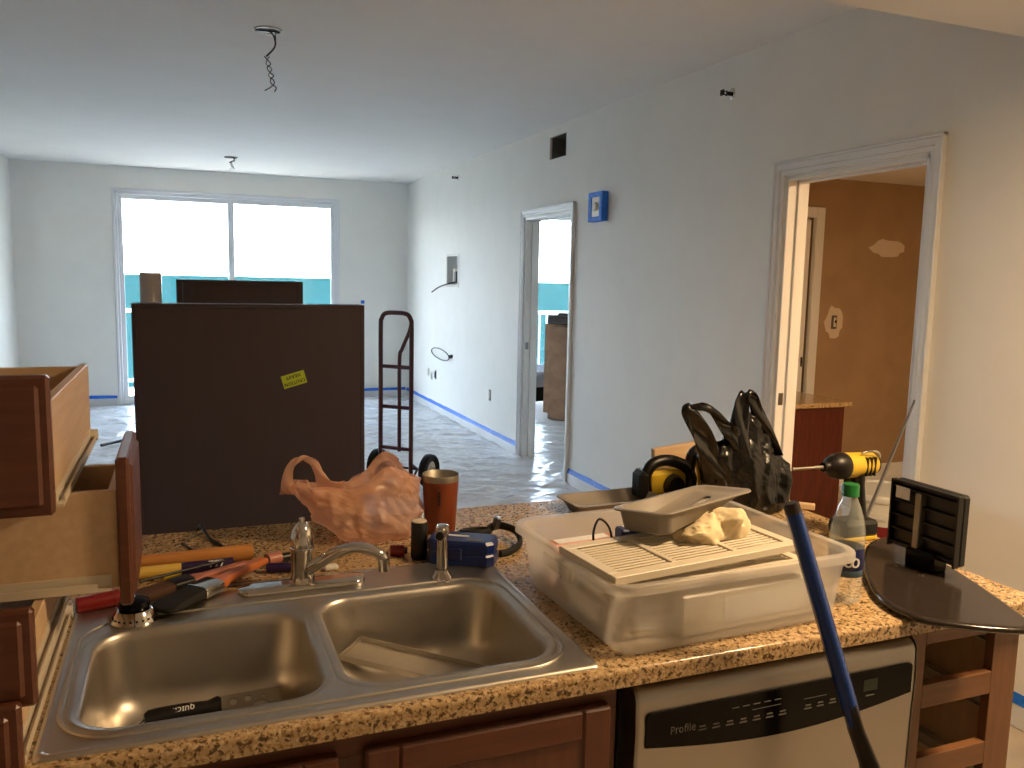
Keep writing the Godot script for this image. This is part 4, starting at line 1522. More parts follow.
	for y in [0.80, 0.655, 0.50, 0.2]:
		for s in [[1.529, 1.546, -1.0], [1.291, 1.308, 1.0]]:
			g = G.new()
			g.span(Vector3(s[0] + 0.013 * (1.0 if s[2] < 0 else 0.0), y, -1.70), Vector3(s[1] - 0.013 * (1.0 if s[2] > 0 else 0.0), y + 0.032, -1.135))
			g.span(Vector3(s[0], y, -1.70), Vector3(s[1], y + 0.003, -1.135))
			g.span(Vector3(s[0], y + 0.026, -1.70), Vector3(s[1], y + 0.029, -1.16))
			var sl := put(g, "drawer_slide", M.cream_plastic, t)
			g = G.new()
			g.tube([Vector3(s[0] - 0.002, y + 0.016, -1.15), Vector3(s[1], y + 0.016, -1.15)], 0.0105, 14)
			put(g, "roller", M.white_plastic, sl)

# ---------------------------------------------------------------- loose drawers stacked at the left
# a drawer: box length along -z from the front at the origin, width along x, standing on y = 0
func drawer(label: String, at: Vector3, turn: float, w: float, l: float, h: float, fw: float, fy0: float, fy1: float) -> void:
	var t := thing("drawer", label, "drawer", at)
	var bs := Basis(Vector3.UP, turn)
	var b := 0.014
	var X := Transform3D(bs, at)
	var g := G.new()
	g.xf = X
	g.span(Vector3(-w / 2, 0, -l), Vector3(-w / 2 + b, h, -0.001), 0.0015)
	put(g, "side_board", M.maple_z, t)
	g = G.new()
	g.xf = X
	g.span(Vector3(w / 2 - b, 0, -l), Vector3(w / 2, h, -0.001), 0.0015)
	put(g, "side_board", M.maple_z, t)
	for z in [[-0.015, -0.001], [-l + 0.0005, -l + b]]:
		g = G.new()
		g.xf = X
		g.span(Vector3(-w / 2 + b, 0.0, z[0]), Vector3(w / 2 - b, h - 0.004, z[1]), 0.0015)
		put(g, "end_board", M.maple_x, t)
	g = G.new()
	g.xf = X
	g.span(Vector3(-w / 2 + b, 0.01, -l + b), Vector3(w / 2 - b, 0.016, -0.015))
	put(g, "bottom_board", M.maple_x, t)
	# front with an eased edge and a raised field
	g = G.new()
	g.xf = X
	g.span(Vector3(-fw / 2, fy0, -0.001), Vector3(fw / 2, fy1, 0.017), 0.004)
	var fr := put(g, "front", M.cherry_x, t)
	g = G.new()
	g.xf = X
	g.span(Vector3(-fw / 2 + 0.012, fy0 + 0.012, 0.012), Vector3(fw / 2 - 0.012, fy1 - 0.012, 0.0215), 0.0045)
	put(g, "raised_field", M.cherry_x, fr)
	for s in [-1.0, 1.0]:
		g = G.new()
		g.xf = X
		g.span(Vector3(s * w / 2, 0.0, -l), Vector3(s * (w / 2 + 0.010), 0.004, -0.012))
		g.span(Vector3(s * w / 2, 0.004, -l), Vector3(s * (w / 2 + 0.0016), 0.022, -0.012))
		g.span(Vector3(s * (w / 2 + 0.0085), 0.004, -l), Vector3(s * (w / 2 + 0.010), 0.012, -0.03))
		var sl := put(g, "drawer_slide", M.cream_plastic, t)
		g = G.new()
		g.xf = X
		g.tube([Vector3(s * w / 2, 0.012, -l + 0.012), Vector3(s * (w / 2 + 0.013), 0.012, -l + 0.012)], 0.011, 12)
		put(g, "roller", M.white_plastic, sl)

func build_drawers() -> void:
	drawer("shallow cherry-front drawer at the bottom of the drawer stack", Vector3(-0.3, CT + 0.001, -1.097), 0.0, 0.195, 0.50, 0.075, 0.22, 0.002, 0.092)
	drawer("shallow cherry-front drawer second from the bottom of the stack", Vector3(-0.288, CT + 0.078, -1.122), 0.0, 0.195, 0.47, 0.064, 0.225, -0.001, 0.122)
	drawer("deep drawer lying crosswise in the stack, its front turned sideways", Vector3(-0.092, 1.060, -1.405), PI / 2, 0.195, 0.45, 0.146, 0.225, -0.024, 0.197)
	drawer("cherry-front drawer on the very top of the drawer stack", Vector3(-0.275, 1.2065, -1.223), 0.0, 0.225, 0.50, 0.144, 0.23, -0.004, 0.181)

# ---------------------------------------------------------------- clutter left of the faucet and in the bowls
func paint_brush(label: String, tip: Vector3, tail: Vector3, w: float, bristle: Material, handle: Material, ferrule: Material) -> void:
	var t := thing("paint_brush", label, "paint brush", tip.lerp(tail, 0.5) - Vector3(0, 0.012, 0))
	var d := (tail - tip).normalized()
	var s := Vector3(d.z, 0, -d.x).normalized()
	var n := s.cross(d).normalized()
	if n.y < 0.0: n = -n
	var l := tip.distance_to(tail)
	var ring := func(u: float, hw: float, hh: float) -> Array:
		var o := []
		for k in 16:
			var a := TAU * k / 16.0
			var cx := signf(cos(a)) * pow(absf(cos(a)), 0.5)
			var cy := signf(sin(a)) * pow(absf(sin(a)), 0.5)
			o.append(tip + d * (l * u) + s * (hw * cx) + n * (hh * cy))
		return o
	var g := G.new()
	g.skin([ring.call(0.0, 0.001, 0.001), ring.call(0.0, w * 0.53, 0.004), ring.call(0.1, w * 0.55, 0.009), ring.call(0.33, w * 0.48, 0.011)], true)
	put(g, "bristles", bristle, t)
	g = G.new()
	g.skin([ring.call(0.32, w * 0.5, 0.012), ring.call(0.33, w * 0.51, 0.0125), ring.call(0.48, w * 0.51, 0.012), ring.call(0.485, w * 0.44, 0.010), ring.call(0.485, 0.002, 0.002)], true)
	put(g, "ferrule", ferrule, t)
	g = G.new()
	g.skin([ring.call(0.48, w * 0.46, 0.009), ring.call(0.53, w * 0.44, 0.009), ring.call(0.6, w * 0.24, 0.008), ring.call(0.75, w * 0.2, 0.008), ring.call(0.92, w * 0.25, 0.0075), ring.call(0.98, w * 0.24, 0.006), ring.call(1.0, w * 0.12, 0.004), ring.call(1.0, 0.001, 0.001)], true)
	put(g, "handle", handle, t)

func build_left_clutter() -> void:
	var g := G.new()
	# hammer
	var t := thing("hammer", "hammer with a thick wooden handle lying behind the brushes", "hammer", Vector3(-0.04, CT, -1.8))
	var a := Vector3(-0.22, CT + 0.024, -1.79)
	var b := Vector3(0.131, CT + 0.018, -1.806)
	g.tube([a, a.lerp(b, 0.3), a.lerp(b, 0.6), a.lerp(b, 0.85), a.lerp(b, 0.985), b], [0.012, 0.013, 0.015, 0.0165, 0.0168, 0.013], 14)
	put(g, "handle", M.handle_wood, t)
	g = G.new()
	g.tube([a + Vector3(-0.01, 0, 0.06), a + Vector3(-0.01, 0, 0.035), a + Vector3(-0.01, 0, -0.02), a + Vector3(-0.01, -0.006, -0.06)], [0.015, 0.013, 0.014, 0.006], 12)
	put(g, "head", M.grey_metal, t)
	# cord behind it
	g = G.new()
	wire(g, [Vector3(0.02, 0.75, -2.066), Vector3(0.025, CT + 0.004, -2.062), Vector3(0.05, CT + 0.004, -1.97), Vector3(0.075, CT + 0.004, -1.90), Vector3(0.085, CT + 0.004, -1.845)], 0.0038)
	tag(put(g, "power_cable", M.black_plastic), "thin black cord running over the back edge of the counter", "cord")
	g = G.new()
	wire(g, [Vector3(0.035, CT + 0.003, -2.03), Vector3(-0.005, CT + 0.003, -1.97), Vector3(0.012, CT + 0.003, -1.91), Vector3(0.05, CT + 0.003, -1.885)], 0.0022)
	tag(put(g, "thin_wire", M.print_grey), "fine grey wire curled beside the black cord", "wire")
	# caulk tube
	t = thing("caulk_tube", "tube with a pale yellow and purple wrapper under the hammer handle", "tube", Vector3(-0.02, CT, -1.755))
	g = G.new()
	g.tube([Vector3(-0.14, CT + 0.013, -1.752), Vector3(-0.012, CT + 0.013, -1.754)], 0.0125, 16)
	put(g, "yellow_wrapper", M.pale_yellow, t)
	g = G.new()
	g.tube([Vector3(-0.012, CT + 0.013, -1.754), Vector3(0.088, CT + 0.013, -1.757)], 0.0127, 16)
	put(g, "purple_wrapper", M.purple_plastic, t)
	letters("777", 0.019, 0.0008, Transform3D(Basis(Vector3(1, 0, 0.0), Vector3(0, 0.80, -0.6), Vector3(0, 0.6, 0.80)), Vector3(0.055, CT + 0.0205, -1.7445)), M.print_white, t)
	g = G.new()
	g.tube([Vector3(-0.043, CT + 0.010, -1.722), Vector3(-0.012, CT + 0.010, -1.720)], [0.009, 0.0095], 14)
	tag(put(g, "yellow_cap", M.yellow_plastic), "small yellow cap in front of the yellow and purple tube", "cap")
	paint_brush("paint brush with black bristles and an orange handle", Vector3(-0.050, CT + 0.016, -1.535), Vector3(0.150, CT + 0.022, -1.735), 0.052, M.bristle_black, M.orange_paint, M.chrome)
	paint_brush("paint brush with brown bristles lying behind the orange one", Vector3(-0.10, CT + 0.014, -1.608), Vector3(0.118, CT + 0.020, -1.728), 0.04, M.bristle_brown, M.pink_plastic, M.bar_steel)
	# thin black stick
	g = G.new()
	g.tube([Vector3(-0.085, CT + 0.030, -1.655), Vector3(0.07, CT + 0.028, -1.735)], 0.003, 6)
	tag(put(g, "black_stick", M.black_plastic), "thin black stick lying across the brown-bristled brush", "stick")
	# markers by the faucet
	t = thing("marker_pen", "red capped marker lying left of the faucet", "marker", Vector3(0.165, CT, -1.75))
	g = G.new()
	g.tube([Vector3(0.155, CT + 0.014, -1.752), Vector3(0.182, CT + 0.014, -1.765)], [0.0135, 0.0125], 14)
	put(g, "cap", M.pink_plastic, t)
	g = G.new()
	g.tube([Vector3(0.182, CT + 0.011, -1.765), Vector3(0.245, CT + 0.010, -1.79)], 0.0095, 12)
	put(g, "barrel", M.black_plastic, t)
	t = thing("marker_pen", "purple marker lying left of the faucet", "marker", Vector3(0.185, CT, -1.71))
	g = G.new()
	g.tube([Vector3(0.150, CT + 0.011, -1.712), Vector3(0.165, CT + 0.011, -1.709)], [0.009, 0.0105], 14)
	put(g, "cap", M.purple_plastic, t)
	g = G.new()
	g.tube([Vector3(0.165, CT + 0.011, -1.709), Vector3(0.205, CT + 0.011, -1.70)], 0.010, 14)
	put(g, "barrel", M.purple_plastic, t)
	g = G.new()
	g.span(Vector3(0.262, CT, -1.70), Vector3(0.292, CT + 0.012, -1.68), 0.004)
	tag(put(g, "wax_scrap", M.white_plastic), "small white scrap lying behind the spout", "scrap")
	# red tube at the drawers
	t = thing("glue_tube", "red tube with a dented end lying beside the drawer stack", "tube", Vector3(-0.15, CT, -1.615))
	g = G.new()
	g.tube([Vector3(-0.186, CT + 0.0165, -1.600), Vector3(-0.128, CT + 0.0165, -1.618)], [0.014, 0.0155], 18)
	put(g, "body", M.red_plastic, t)
	g = G.new()
	g.tube([Vector3(-0.128, CT + 0.0165, -1.618), Vector3(-0.119, CT + 0.0165, -1.621), Vector3(-0.1185, CT + 0.0165, -1.6211)], [0.0165, 0.0165, 0.012], 18)
	put(g, "end_ring", M.red_plastic, t)
	g = G.new()
	g.tube([Vector3(-0.118, CT + 0.012, -1.621), Vector3(-0.07, CT + 0.014, -1.643)], [0.011, 0.004], 12)
	put(g, "nozzle", M.pale_yellow, t)
	# basket strainer standing on the rim
	t = thing("sink_strainer", "metal basket strainer with a black rubber stopper on the sink rim", "strainer", Vector3(-0.088, CT + 0.004, -1.53))
	var x := Transform3D(Basis.IDENTITY, Vector3(-0.088, CT, -1.53))
	g = G.new()
	g.lathe([Vector2(0.0375, 0.004), Vector2(0.0385, 0.007), Vector2(0.0365, 0.010), Vector2(0.033, 0.020), Vector2(0.028, 0.027), Vector2(0.02, 0.029), Vector2(0, 0.029)], x, 36)
	put(g, "basket", M.chrome, t)
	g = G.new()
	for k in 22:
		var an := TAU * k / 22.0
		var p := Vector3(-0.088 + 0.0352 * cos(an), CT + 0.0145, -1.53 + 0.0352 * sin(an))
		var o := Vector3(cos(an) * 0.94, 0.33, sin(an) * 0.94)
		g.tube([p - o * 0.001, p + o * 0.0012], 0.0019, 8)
	put(g, "hole_shade_discs", M.bar_steel, t)  # dark discs paint the shade of holes; the basket itself is not pierced
	g = G.new()
	g.lathe([Vector2(0.0, 0.028), Vector2(0.025, 0.029), Vector2(0.027, 0.034), Vector2(0.024, 0.041), Vector2(0.014, 0.046), Vector2(0.0, 0.047)], x, 28)
	put(g, "rubber_stopper", M.black_gloss, t)
	# scraper in the left bowl
	var fl := CT - 0.142
	t = thing("scraper_tool", "black-handled scraper with a perforated metal blade in the left bowl", "scraper", Vector3(0.03, fl, -1.42))
	g = G.new()
	var pts := [Vector3(-0.072, fl + 0.020, -1.410), Vector3(-0.066, fl + 0.020, -1.411), Vector3(-0.05, fl + 0.020, -1.413), Vector3(-0.01, fl + 0.020, -1.418), Vector3(0.025, fl + 0.019, -1.421), Vector3(0.042, fl + 0.020, -1.423), Vector3(0.047, fl + 0.020, -1.423)]
	g.tube(pts, [0.012, 0.016, 0.017, 0.0155, 0.013, 0.0165, 0.013], 16)
	put(g, "handle", M.black_plastic, t)
	letters("QUICK", 0.011, 0.0008, Transform3D(Basis(Vector3(-1, 0, 0.10), Vector3(0.0, -0.62, 0.78), Vector3(0.08, 0.78, 0.62)), Vector3(-0.012, fl + 0.0325, -1.4085)), M.print_white, t)
	g = G.new()
	wire(g, [Vector3(-0.068, fl + 0.024, -1.415), Vector3(-0.09, fl + 0.016, -1.400), Vector3(-0.108, fl + 0.010, -1.378), Vector3(-0.098, fl + 0.010, -1.374), Vector3(-0.068, fl + 0.018, -1.402)], 0.002)
	put(g, "wire_loop", M.chrome, t)
	var cs := CSGCombiner3D.new()
	cs.name = "blade"
	t.add_child(cs, true)
	cs.position = Vector3(0.095, fl + 0.016, -1.425) - t.position
	cs.rotation = Vector3(deg_to_rad(38), deg_to_rad(3), 0)
	var pl := CSGBox3D.new()
	pl.size = Vector3(0.105, 0.002, 0.04)
	pl.material = M.zinc
	cs.add_child(pl)
	for h in [[-0.028, -0.006, 0.006], [-0.004, -0.008, 0.0055], [0.022, -0.008, 0.003], [0.016, 0.016, 0.017], [-0.026, 0.014, 0.008]]:
		var cy := CSGCylinder3D.new()
		cy.radius = h[2]
		cy.height = 0.02
		cy.sides = 18
		cy.operation = CSGShape3D.OPERATION_SUBTRACTION
		cy.position = Vector3(h[0], 0, h[1])
		cy.material = M.zinc
		cs.add_child(cy)
	# shallow tray slanting in the right bowl
	t = thing("metal_pan", "shallow rectangular metal pan slanting inside the right sink bowl", "pan", Vector3(0.40, fl, -1.40))
	var A := PAN_A
	var L := (PAN_C - PAN_A).normalized()
	var S := (PAN_B - PAN_A)
	S = (S - L * S.dot(L)).normalized()
	var N := L.cross(S).normalized()
	if N.y < 0.0: N = -N
	var bs := Basis(L, N, S)
	g = G.new()
	g.xf = Transform3D(bs, A)
	g.span(Vector3(0, 0, 0), Vector3(0.266, 0.0018, 0.118))
	put(g, "pan_floor", M.sink_steel, t)
	g = G.new()
	g.xf = Transform3D(bs, A)
	g.span(Vector3(0, 0.0018, 0), Vector3(0.266, 0.010, 0.0018))
	g.span(Vector3(0, 0.0018, 0.1162), Vector3(0.266, 0.010, 0.118))
	g.span(Vector3(0, 0.0018, 0.0018), Vector3(0.0018, 0.010, 0.1162))
	g.span(Vector3(0.2642, 0.0018, 0.0018), Vector3(0.266, 0.010, 0.1162))
	put(g, "pan_lip", M.sink_steel, t)

const PAN_A := Vector3(0.298, 0.840, -1.495)
const PAN_C := Vector3(0.524, 0.803, -1.358)
const PAN_B := Vector3(0.239, 0.857, -1.397)

# ---------------------------------------------------------------- middle of the counter
# crumpled sack: rings given as [centre x, centre z, half x, half z, y] drawn smooth, folds pressed in
func sack(rings: Array, top: Callable, amp: float, sd: int, nu := 84, nv := 44, fq := Vector3(9, 11, 9), small := 0.35) -> G:
	var f := FastNoiseLite.new()
	f.seed = sd
	f.frequency = 1.0
	var g := G.new()
	var rows := []
	for i in nv + 1:
		var v := float(i) / nv
		var q := v * (rings.size() - 1)
		var k := mini(int(q), rings.size() - 2)
		var e := q - k
		e = e * e * (3.0 - 2.0 * e)
		var r := []
		for c in 5:
			r.append(lerpf(rings[k][c], rings[k + 1][c], e))
		var row := []
		for j in nu:
			var an := TAU * j / nu
			var cx := signf(cos(an)) * pow(absf(cos(an)), 0.8)
			var cz := signf(sin(an)) * pow(absf(sin(an)), 0.8)
			var p := Vector3(r[0] + r[2] * cx, r[4], r[1] + r[3] * cz)
			if top.is_valid():
				p.y += v * v * float(top.call(p.x, p.z))
			var w := absf(f.get_noise_3d(p.x * fq.x + p.y * fq.y * 0.5, p.y * fq.y - p.x * 5.0, p.z * fq.z)) * 2.6 - 0.6
			var w2 := absf(f.get_noise_3d(p.x * 26.0 + 7.0, p.y * 20.0, p.z * 26.0)) * 2.0 - 0.4
			var m := minf(1.0, v * 6.0)
			p += Vector3(cx, 0.25, cz) * ((w * amp + w2 * amp * small) * m)
			row.append(p)
		rows.append(row)
	g.skin(rows, true)
	return g

func strap(g: G, pts: Array, w: Array, side: Vector3, fold: float) -> void:
	# a band of film following pts, gathered across
	var c := curve(pts, 7)
	var rows := []
	for i in c.size():
		var u := float(i) / (c.size() - 1) * (w.size() - 1)
		var k := mini(int(u), w.size() - 2)
		var hw := lerpf(w[k], w[k + 1], u - k)
		var t: Vector3 = (c[mini(i + 1, c.size() - 1)] - c[maxi(i - 1, 0)]).normalized()
		var s := (side - t * side.dot(t)).normalized()
		var n := t.cross(s)
		var row := []
		for j in 13:
			var a := TAU * j / 13.0
			row.append(c[i] + s * (hw * cos(a)) + n * (0.004 * sin(a) + fold * sin(a * 2.0 + i * 0.35) * hw))
		rows.append(row)
	g.skin(rows, true)

func build_mid_clutter() -> void:
	# orange shopping bag
	var t := thing("plastic_bag", "crumpled translucent orange plastic shopping bag on the counter", "bag", Vector3(0.40, CT, -1.90))
	var top := func(x: float, z: float) -> float:
		return 0.086 * exp(-pow((x - 0.445) / 0.045, 2.0)) * (1.0 if z < -1.88 else 0.6) - 0.012 * exp(-pow((x - 0.345) / 0.03, 2.0)) + (0.012 if x < 0.26 else 0.0)
	var g := sack([[0.415, -1.90, 0.01, 0.008, CT + 0.003], [0.415, -1.90, 0.088, 0.068, CT + 0.003], [0.412, -1.90, 0.102, 0.078, CT + 0.020], [0.396, -1.90, 0.126, 0.078, CT + 0.055], [0.384, -1.895, 0.140, 0.066, CT + 0.095], [0.370, -1.89, 0.155, 0.048, CT + 0.132], [0.371, -1.89, 0.140, 0.03, CT + 0.134], [0.39, -1.89, 0.12, 0.03, CT + 0.09]], top, 0.011, 12, 140, 70, Vector3(10, 9, 10), 0.3)
	put(g, "bag_body", M.orange_film, t)
	g = G.new()
	strap(g, [Vector3(0.215, CT + 0.118, -1.885), Vector3(0.213, CT + 0.150, -1.885), Vector3(0.224, CT + 0.185, -1.885), Vector3(0.247, CT + 0.199, -1.885), Vector3(0.270, CT + 0.188, -1.885), Vector3(0.283, CT + 0.160, -1.885), Vector3(0.300, CT + 0.134, -1.885), Vector3(0.335, CT + 0.125, -1.885)], [0.022, 0.013, 0.008, 0.009, 0.01, 0.011, 0.02, 0.024], Vector3(1, 0.2, 0.5), 0.25)
	put(g, "bag_handle", M.orange_film, t)
	# tumbler
	t = thing("tumbler", "orange metal tumbler with a bare steel rim beside the orange bag", "tumbler", Vector3(0.570, CT, -1.88))
	var x := Transform3D(Basis.IDENTITY, Vector3(0.570, CT, -1.88))
	g = G.new()
	g.lathe([Vector2(0, 0), Vector2(0.034, 0.0), Vector2(0.036, 0.004), Vector2(0.0435, 0.124), Vector2(0.0437, 0.127)], x, 40)
	put(g, "body", M.copper_orange, t)
	g = G.new()
	g.lathe([Vector2(0.0432, 0.126), Vector2(0.0440, 0.140), Vector2(0.0435, 0.1425), Vector2(0.0415, 0.140), Vector2(0.034, 0.03), Vector2(0.0, 0.03)], x, 40)
	put(g, "steel_liner", M.zinc, t)
	g = G.new()
	for k in 4:
		var y := 0.078 + k * 0.0095
		var an := 1.92
		var r := 0.0365 + 0.0075 * y / 0.124
		var o := Vector3(cos(an), 0.06, sin(an)).normalized()
		g.box(Vector3(0.570, CT + y, -1.88) + Vector3(cos(an) * r, 0, sin(an) * r), Vector3(0.0065, 0.0075, 0.0016), 0.0008, Basis(Vector3(-o.z, 0, o.x).normalized() * -1.0, Vector3.UP, Vector3(o.x, 0, o.z).normalized()))
	put(g, "printed_mark", M.brown_edge, t)
	# black can
	t = thing("spray_can", "small black cylinder with a tan top beside the blue case", "can", Vector3(0.470, CT, -1.705))
	x = Transform3D(Basis.IDENTITY, Vector3(0.470, CT, -1.705))
	g = G.new()
	g.lathe([Vector2(0, 0), Vector2(0.017, 0), Vector2(0.018, 0.002), Vector2(0.018, 0.080), Vector2(0.0165, 0.083)], x, 28)
	put(g, "body", M.black_plastic, t)
	g = G.new()
	g.lathe([Vector2(0.0165, 0.082), Vector2(0.0155, 0.0845), Vector2(0, 0.085)], x, 28)
	put(g, "top_disc", M.primer, t)
	# small red roll
	t = thing("tape_roll", "small red roll lying between the orange bag and black can", "tape roll", Vector3(0.432, CT, -1.735))
	g = G.new()
	g.tube([Vector3(0.415, CT + 0.0125, -1.74), Vector3(0.444, CT + 0.0125, -1.73)], 0.012, 18)
	put(g, "roll", M.red_plastic, t)
	g = G.new()
	g.tube([Vector3(0.4435, CT + 0.0125, -1.7302), Vector3(0.450, CT + 0.0125, -1.728)], 0.0075, 14)
	put(g, "core", M.black_plastic, t)
	# blue case
	var c0 := Vector3(0.551, CT + 0.005, -1.650)
	t = thing("blue_case", "small blue hard plastic case behind the side spray", "case", c0)
	var bs := Basis(Vector3.UP, -0.54)
	var P := PackedVector2Array([Vector2(-0.073, -0.022), Vector2(-0.06, -0.035), Vector2(0.06, -0.035), Vector2(0.073, -0.022), Vector2(0.073, 0.022), Vector2(0.06, 0.035), Vector2(-0.06, 0.035), Vector2(-0.073, 0.022)])
	var shrink := func(s: float, y: float) -> Array:
		var o := []
		for q in P:
			o.append(c0 + bs * Vector3(q.x * s, y, q.y * s))
		return o
	for s in [["case_base", 0.0, 0.0265], ["case_lid", 0.028, 0.052]]:
		g = G.new()
		g.prism(P, s[1] + (0.0 if s[1] == 0.0 else 0.0), s[2] - 0.006, Transform3D(bs, c0))
		var r0: Array = shrink.call(1.0, s[2] - 0.006)
		var r1: Array = shrink.call(0.93, s[2])
		for k in 8:
			g.facet([r0[k], r0[(k + 1) % 8], r1[(k + 1) % 8], r1[k]], r0[k] - c0)
		g.facet(r1, Vector3.UP)
		put(g, s[0], M.blue_case, t)
	g = G.new()
	g.box(c0 + bs * Vector3(-0.008, 0.024, 0.0365), Vector3(0.028, 0.026, 0.005), 0.002, bs)
	put(g, "latch", M.label_blue, t)
	g = G.new()
	g.box(c0 + bs * Vector3(-0.012, 0.0526, -0.004), Vector3(0.05, 0.0012, 0.007), 0.0, bs)
	put(g, "white_print", M.print_white, t)
	g = G.new()
	g.box(c0 + bs * Vector3(0.03, 0.0524, 0.018), Vector3(0.034, 0.001, 0.014), 0.0, bs)
	put(g, "worn_patch", M.print_grey, t)
	# black strap with a clip
	t = thing("rubber_strap", "looped black rubber strap with a grey clip behind the blue case", "strap", Vector3(0.66, CT, -1.76))
	g = G.new()
	var pts := []
	for i in 25:
		var an := TAU * i / 24.0
		pts.append(Vector3(0.638 + 0.036 * cos(an), CT + 0.012 + 0.006 * sin(an), -1.815 + 0.030 * sin(an)))
	g.tube(pts, 0.0055, 8, false, 1.4)
	put(g, "ring", M.black_rubber, t)
	g = G.new()
	g.tube(curve([Vector3(0.665, CT + 0.02, -1.80), Vector3(0.69, CT + 0.028, -1.795), Vector3(0.716, CT + 0.024, -1.755), Vector3(0.705, CT + 0.012, -1.70), Vector3(0.668, CT + 0.008, -1.665), Vector3(0.64, CT + 0.008, -1.655)], 6), 0.0065, 8, true, 1.5)
	put(g, "band", M.black_rubber, t)
	g = G.new()
	g.box(Vector3(0.684, CT + 0.035, -1.795), Vector3(0.016, 0.03, 0.02), 0.004, Basis(Vector3.FORWARD, 0.25))
	put(g, "clip", M.grey_metal, t)

# ---------------------------------------------------------------- storage bin and what lies in it
func build_bin() -> void:
	var c := Vector3(0.872, CT, -1.314)
	var bs := Basis(Vector3.UP, 0.038)
	var t := thing("storage_bin", "large translucent plastic storage bin without its lid", "bin", c)
	var hx0 := 0.234
	var hz0 := 0.186
	var hx1 := 0.249
	var hz1 := 0.193
	var H := 0.131
	var ring := func(hx: float, hz: float, r: float, y: float) -> Array:
		var o := []
		for q in rrect(0, 0, hx, hz, r, 6):
			o.append(c + bs * Vector3(q.x, y, q.y))
		return o
	var g := G.new()
	var w := 0.0025
	g.skin([
		ring.call(0.02, 0.02, 0.019, 0.004), ring.call(hx0 - 0.012, hz0 - 0.012, 0.03, 0.004), ring.call(hx0 - 0.003, hz0 - 0.003, 0.034, 0.012),
		ring.call(lerpf(hx0, hx1, 0.5) - w, lerpf(hz0, hz1, 0.5) - w, 0.036, H * 0.5), ring.call(hx1 - w - 0.001, hz1 - w - 0.001, 0.038, H - 0.012),
		ring.call(hx1 - w, hz1 - w, 0.038, H - 0.002), ring.call(hx1 + 0.002, hz1 + 0.002, 0.04, H), ring.call(hx1 + 0.012, hz1 + 0.012, 0.045, H), ring.call(hx1 + 0.015, hz1 + 0.015, 0.047, H - 0.003), ring.call(hx1 + 0.0155, hz1 + 0.0155, 0.047, H - 0.016),
		ring.call(hx1 + 0.013, hz1 + 0.013, 0.045, H - 0.016), ring.call(hx1 + 0.001, hz1 + 0.001, 0.04, H - 0.014),
		ring.call(lerpf(hx0, hx1, 0.5), lerpf(hz0, hz1, 0.5), 0.038, H * 0.5), ring.call(hx0, hz0, 0.036, 0.010), ring.call(hx0 - 0.010, hz0 - 0.010, 0.03, 0.001), ring.call(0.02, 0.02, 0.019, 0.001)], true)
	put(g, "bin_body", M.bin_plastic, t)
	for s in [-1.0, 1.0]:
		g = G.new()
		g.box(c + bs * Vector3(s * (hx1 + 0.007), H - 0.031, 0), Vector3(0.012, 0.03, 0.11), 0.005, bs)
		put(g, "grip", M.bin_plastic, t)
	# white boxes and packets low in the bin
	var at := func(x: float, y: float, z: float) -> Vector3: return c + bs * Vector3(x, y, z)
	for q in [["white_carton", "white carton lying low inside the storage bin along its front", Vector3(0.05, 0.004, 0.10), Vector3(0.30, 0.075, 0.11), 0.02, "white_plastic", "carton"],
			["white_carton", "white carton lying inside the storage bin at its left end", Vector3(-0.155, 0.004, 0.02), Vector3(0.09, 0.07, 0.22), -0.05, "cream_plastic", "carton"],
			["red_packet", "red and white packet standing at the back left of the bin", Vector3(-0.13, 0.004, -0.145), Vector3(0.15, 0.09, 0.035), 0.06, "pink_plastic", "packet"],
			["blue_packet", "blue and white packet standing at the back of the bin", Vector3(0.03, 0.004, -0.15), Vector3(0.14, 0.10, 0.035), -0.04, "blue_case", "packet"]]:
		var p: Vector3 = at.call(q[2].x, q[2].y, q[2].z)
		var th := thing(q[0], q[1], q[6], p)
		var b2 := bs * Basis(Vector3.UP, q[4])
		g = G.new()
		g.box(p + Vector3(0, q[3].y * 0.5, 0), q[3], 0.004, b2)
		put(g, "wrapper", M[q[5]], th)
		g = G.new()
		g.box(p + b2 * Vector3(0, q[3].y + 0.0005, 0), Vector3(q[3].x * 0.8, 0.001, q[3].z * 0.7), 0.0, b2)
		g.box(p + b2 * Vector3(q[3].x * 0.1, q[3].y * 0.5, q[3].z * 0.5 + 0.0005), Vector3(q[3].x * 0.6, q[3].y * 0.6, 0.001), 0.0, b2)
		put(g, "label", M.print_white, th)
	# vent grilles
	grille("long white louvred vent grille lying on top in the bin", Transform3D(Basis(Vector3.UP, 0.13) * Basis(Vector3.RIGHT, 0.02), Vector3(0.826, 1.044, -1.232)), 0.415, 0.168, 0.012, 3)
	grille("white louvred vent grille under the long one in the bin", Transform3D(Basis(Vector3.UP, 0.05) * Basis(Vector3.BACK, -0.02), Vector3(0.852, 1.016, -1.22)), 0.40, 0.14, 0.012, 4)
	# cables
	for s in [[Vector3(0.636, 1.03, -1.315), 0.025, "left"], [Vector3(0.745, 1.05, -1.40), 0.03, "middle"]]:
		g = G.new()
		var p: Vector3 = s[0]
		wire(g, [p + Vector3(-0.008, -0.04, 0), p + Vector3(-0.010, -0.01, 0.0), p + Vector3(0.0, s[1] * 0.5, 0.004), p + Vector3(0.02, -0.005, 0.01), p + Vector3(0.03, -0.06, 0.012)], 0.0024)
		tag(put(g, "black_wire", M.black_plastic), "thin black wire arching up at the %s of the bin" % ["left end" if s[2] == "left" else "back"], "wire")
	# paint tray resting on a rag
	var o := Vector3(0.905, 1.0, -1.318)
	t = thing("paint_tray", "small grey plastic paint tray tipped over the storage bin", "paint tray", o)
	var tb := Basis(Vector3.UP, 0.325) * Basis(Vector3.BACK, 0.02) * Basis(Vector3.RIGHT, -0.13)
	var oc := Vector3(0.888, 1.113, -1.326)
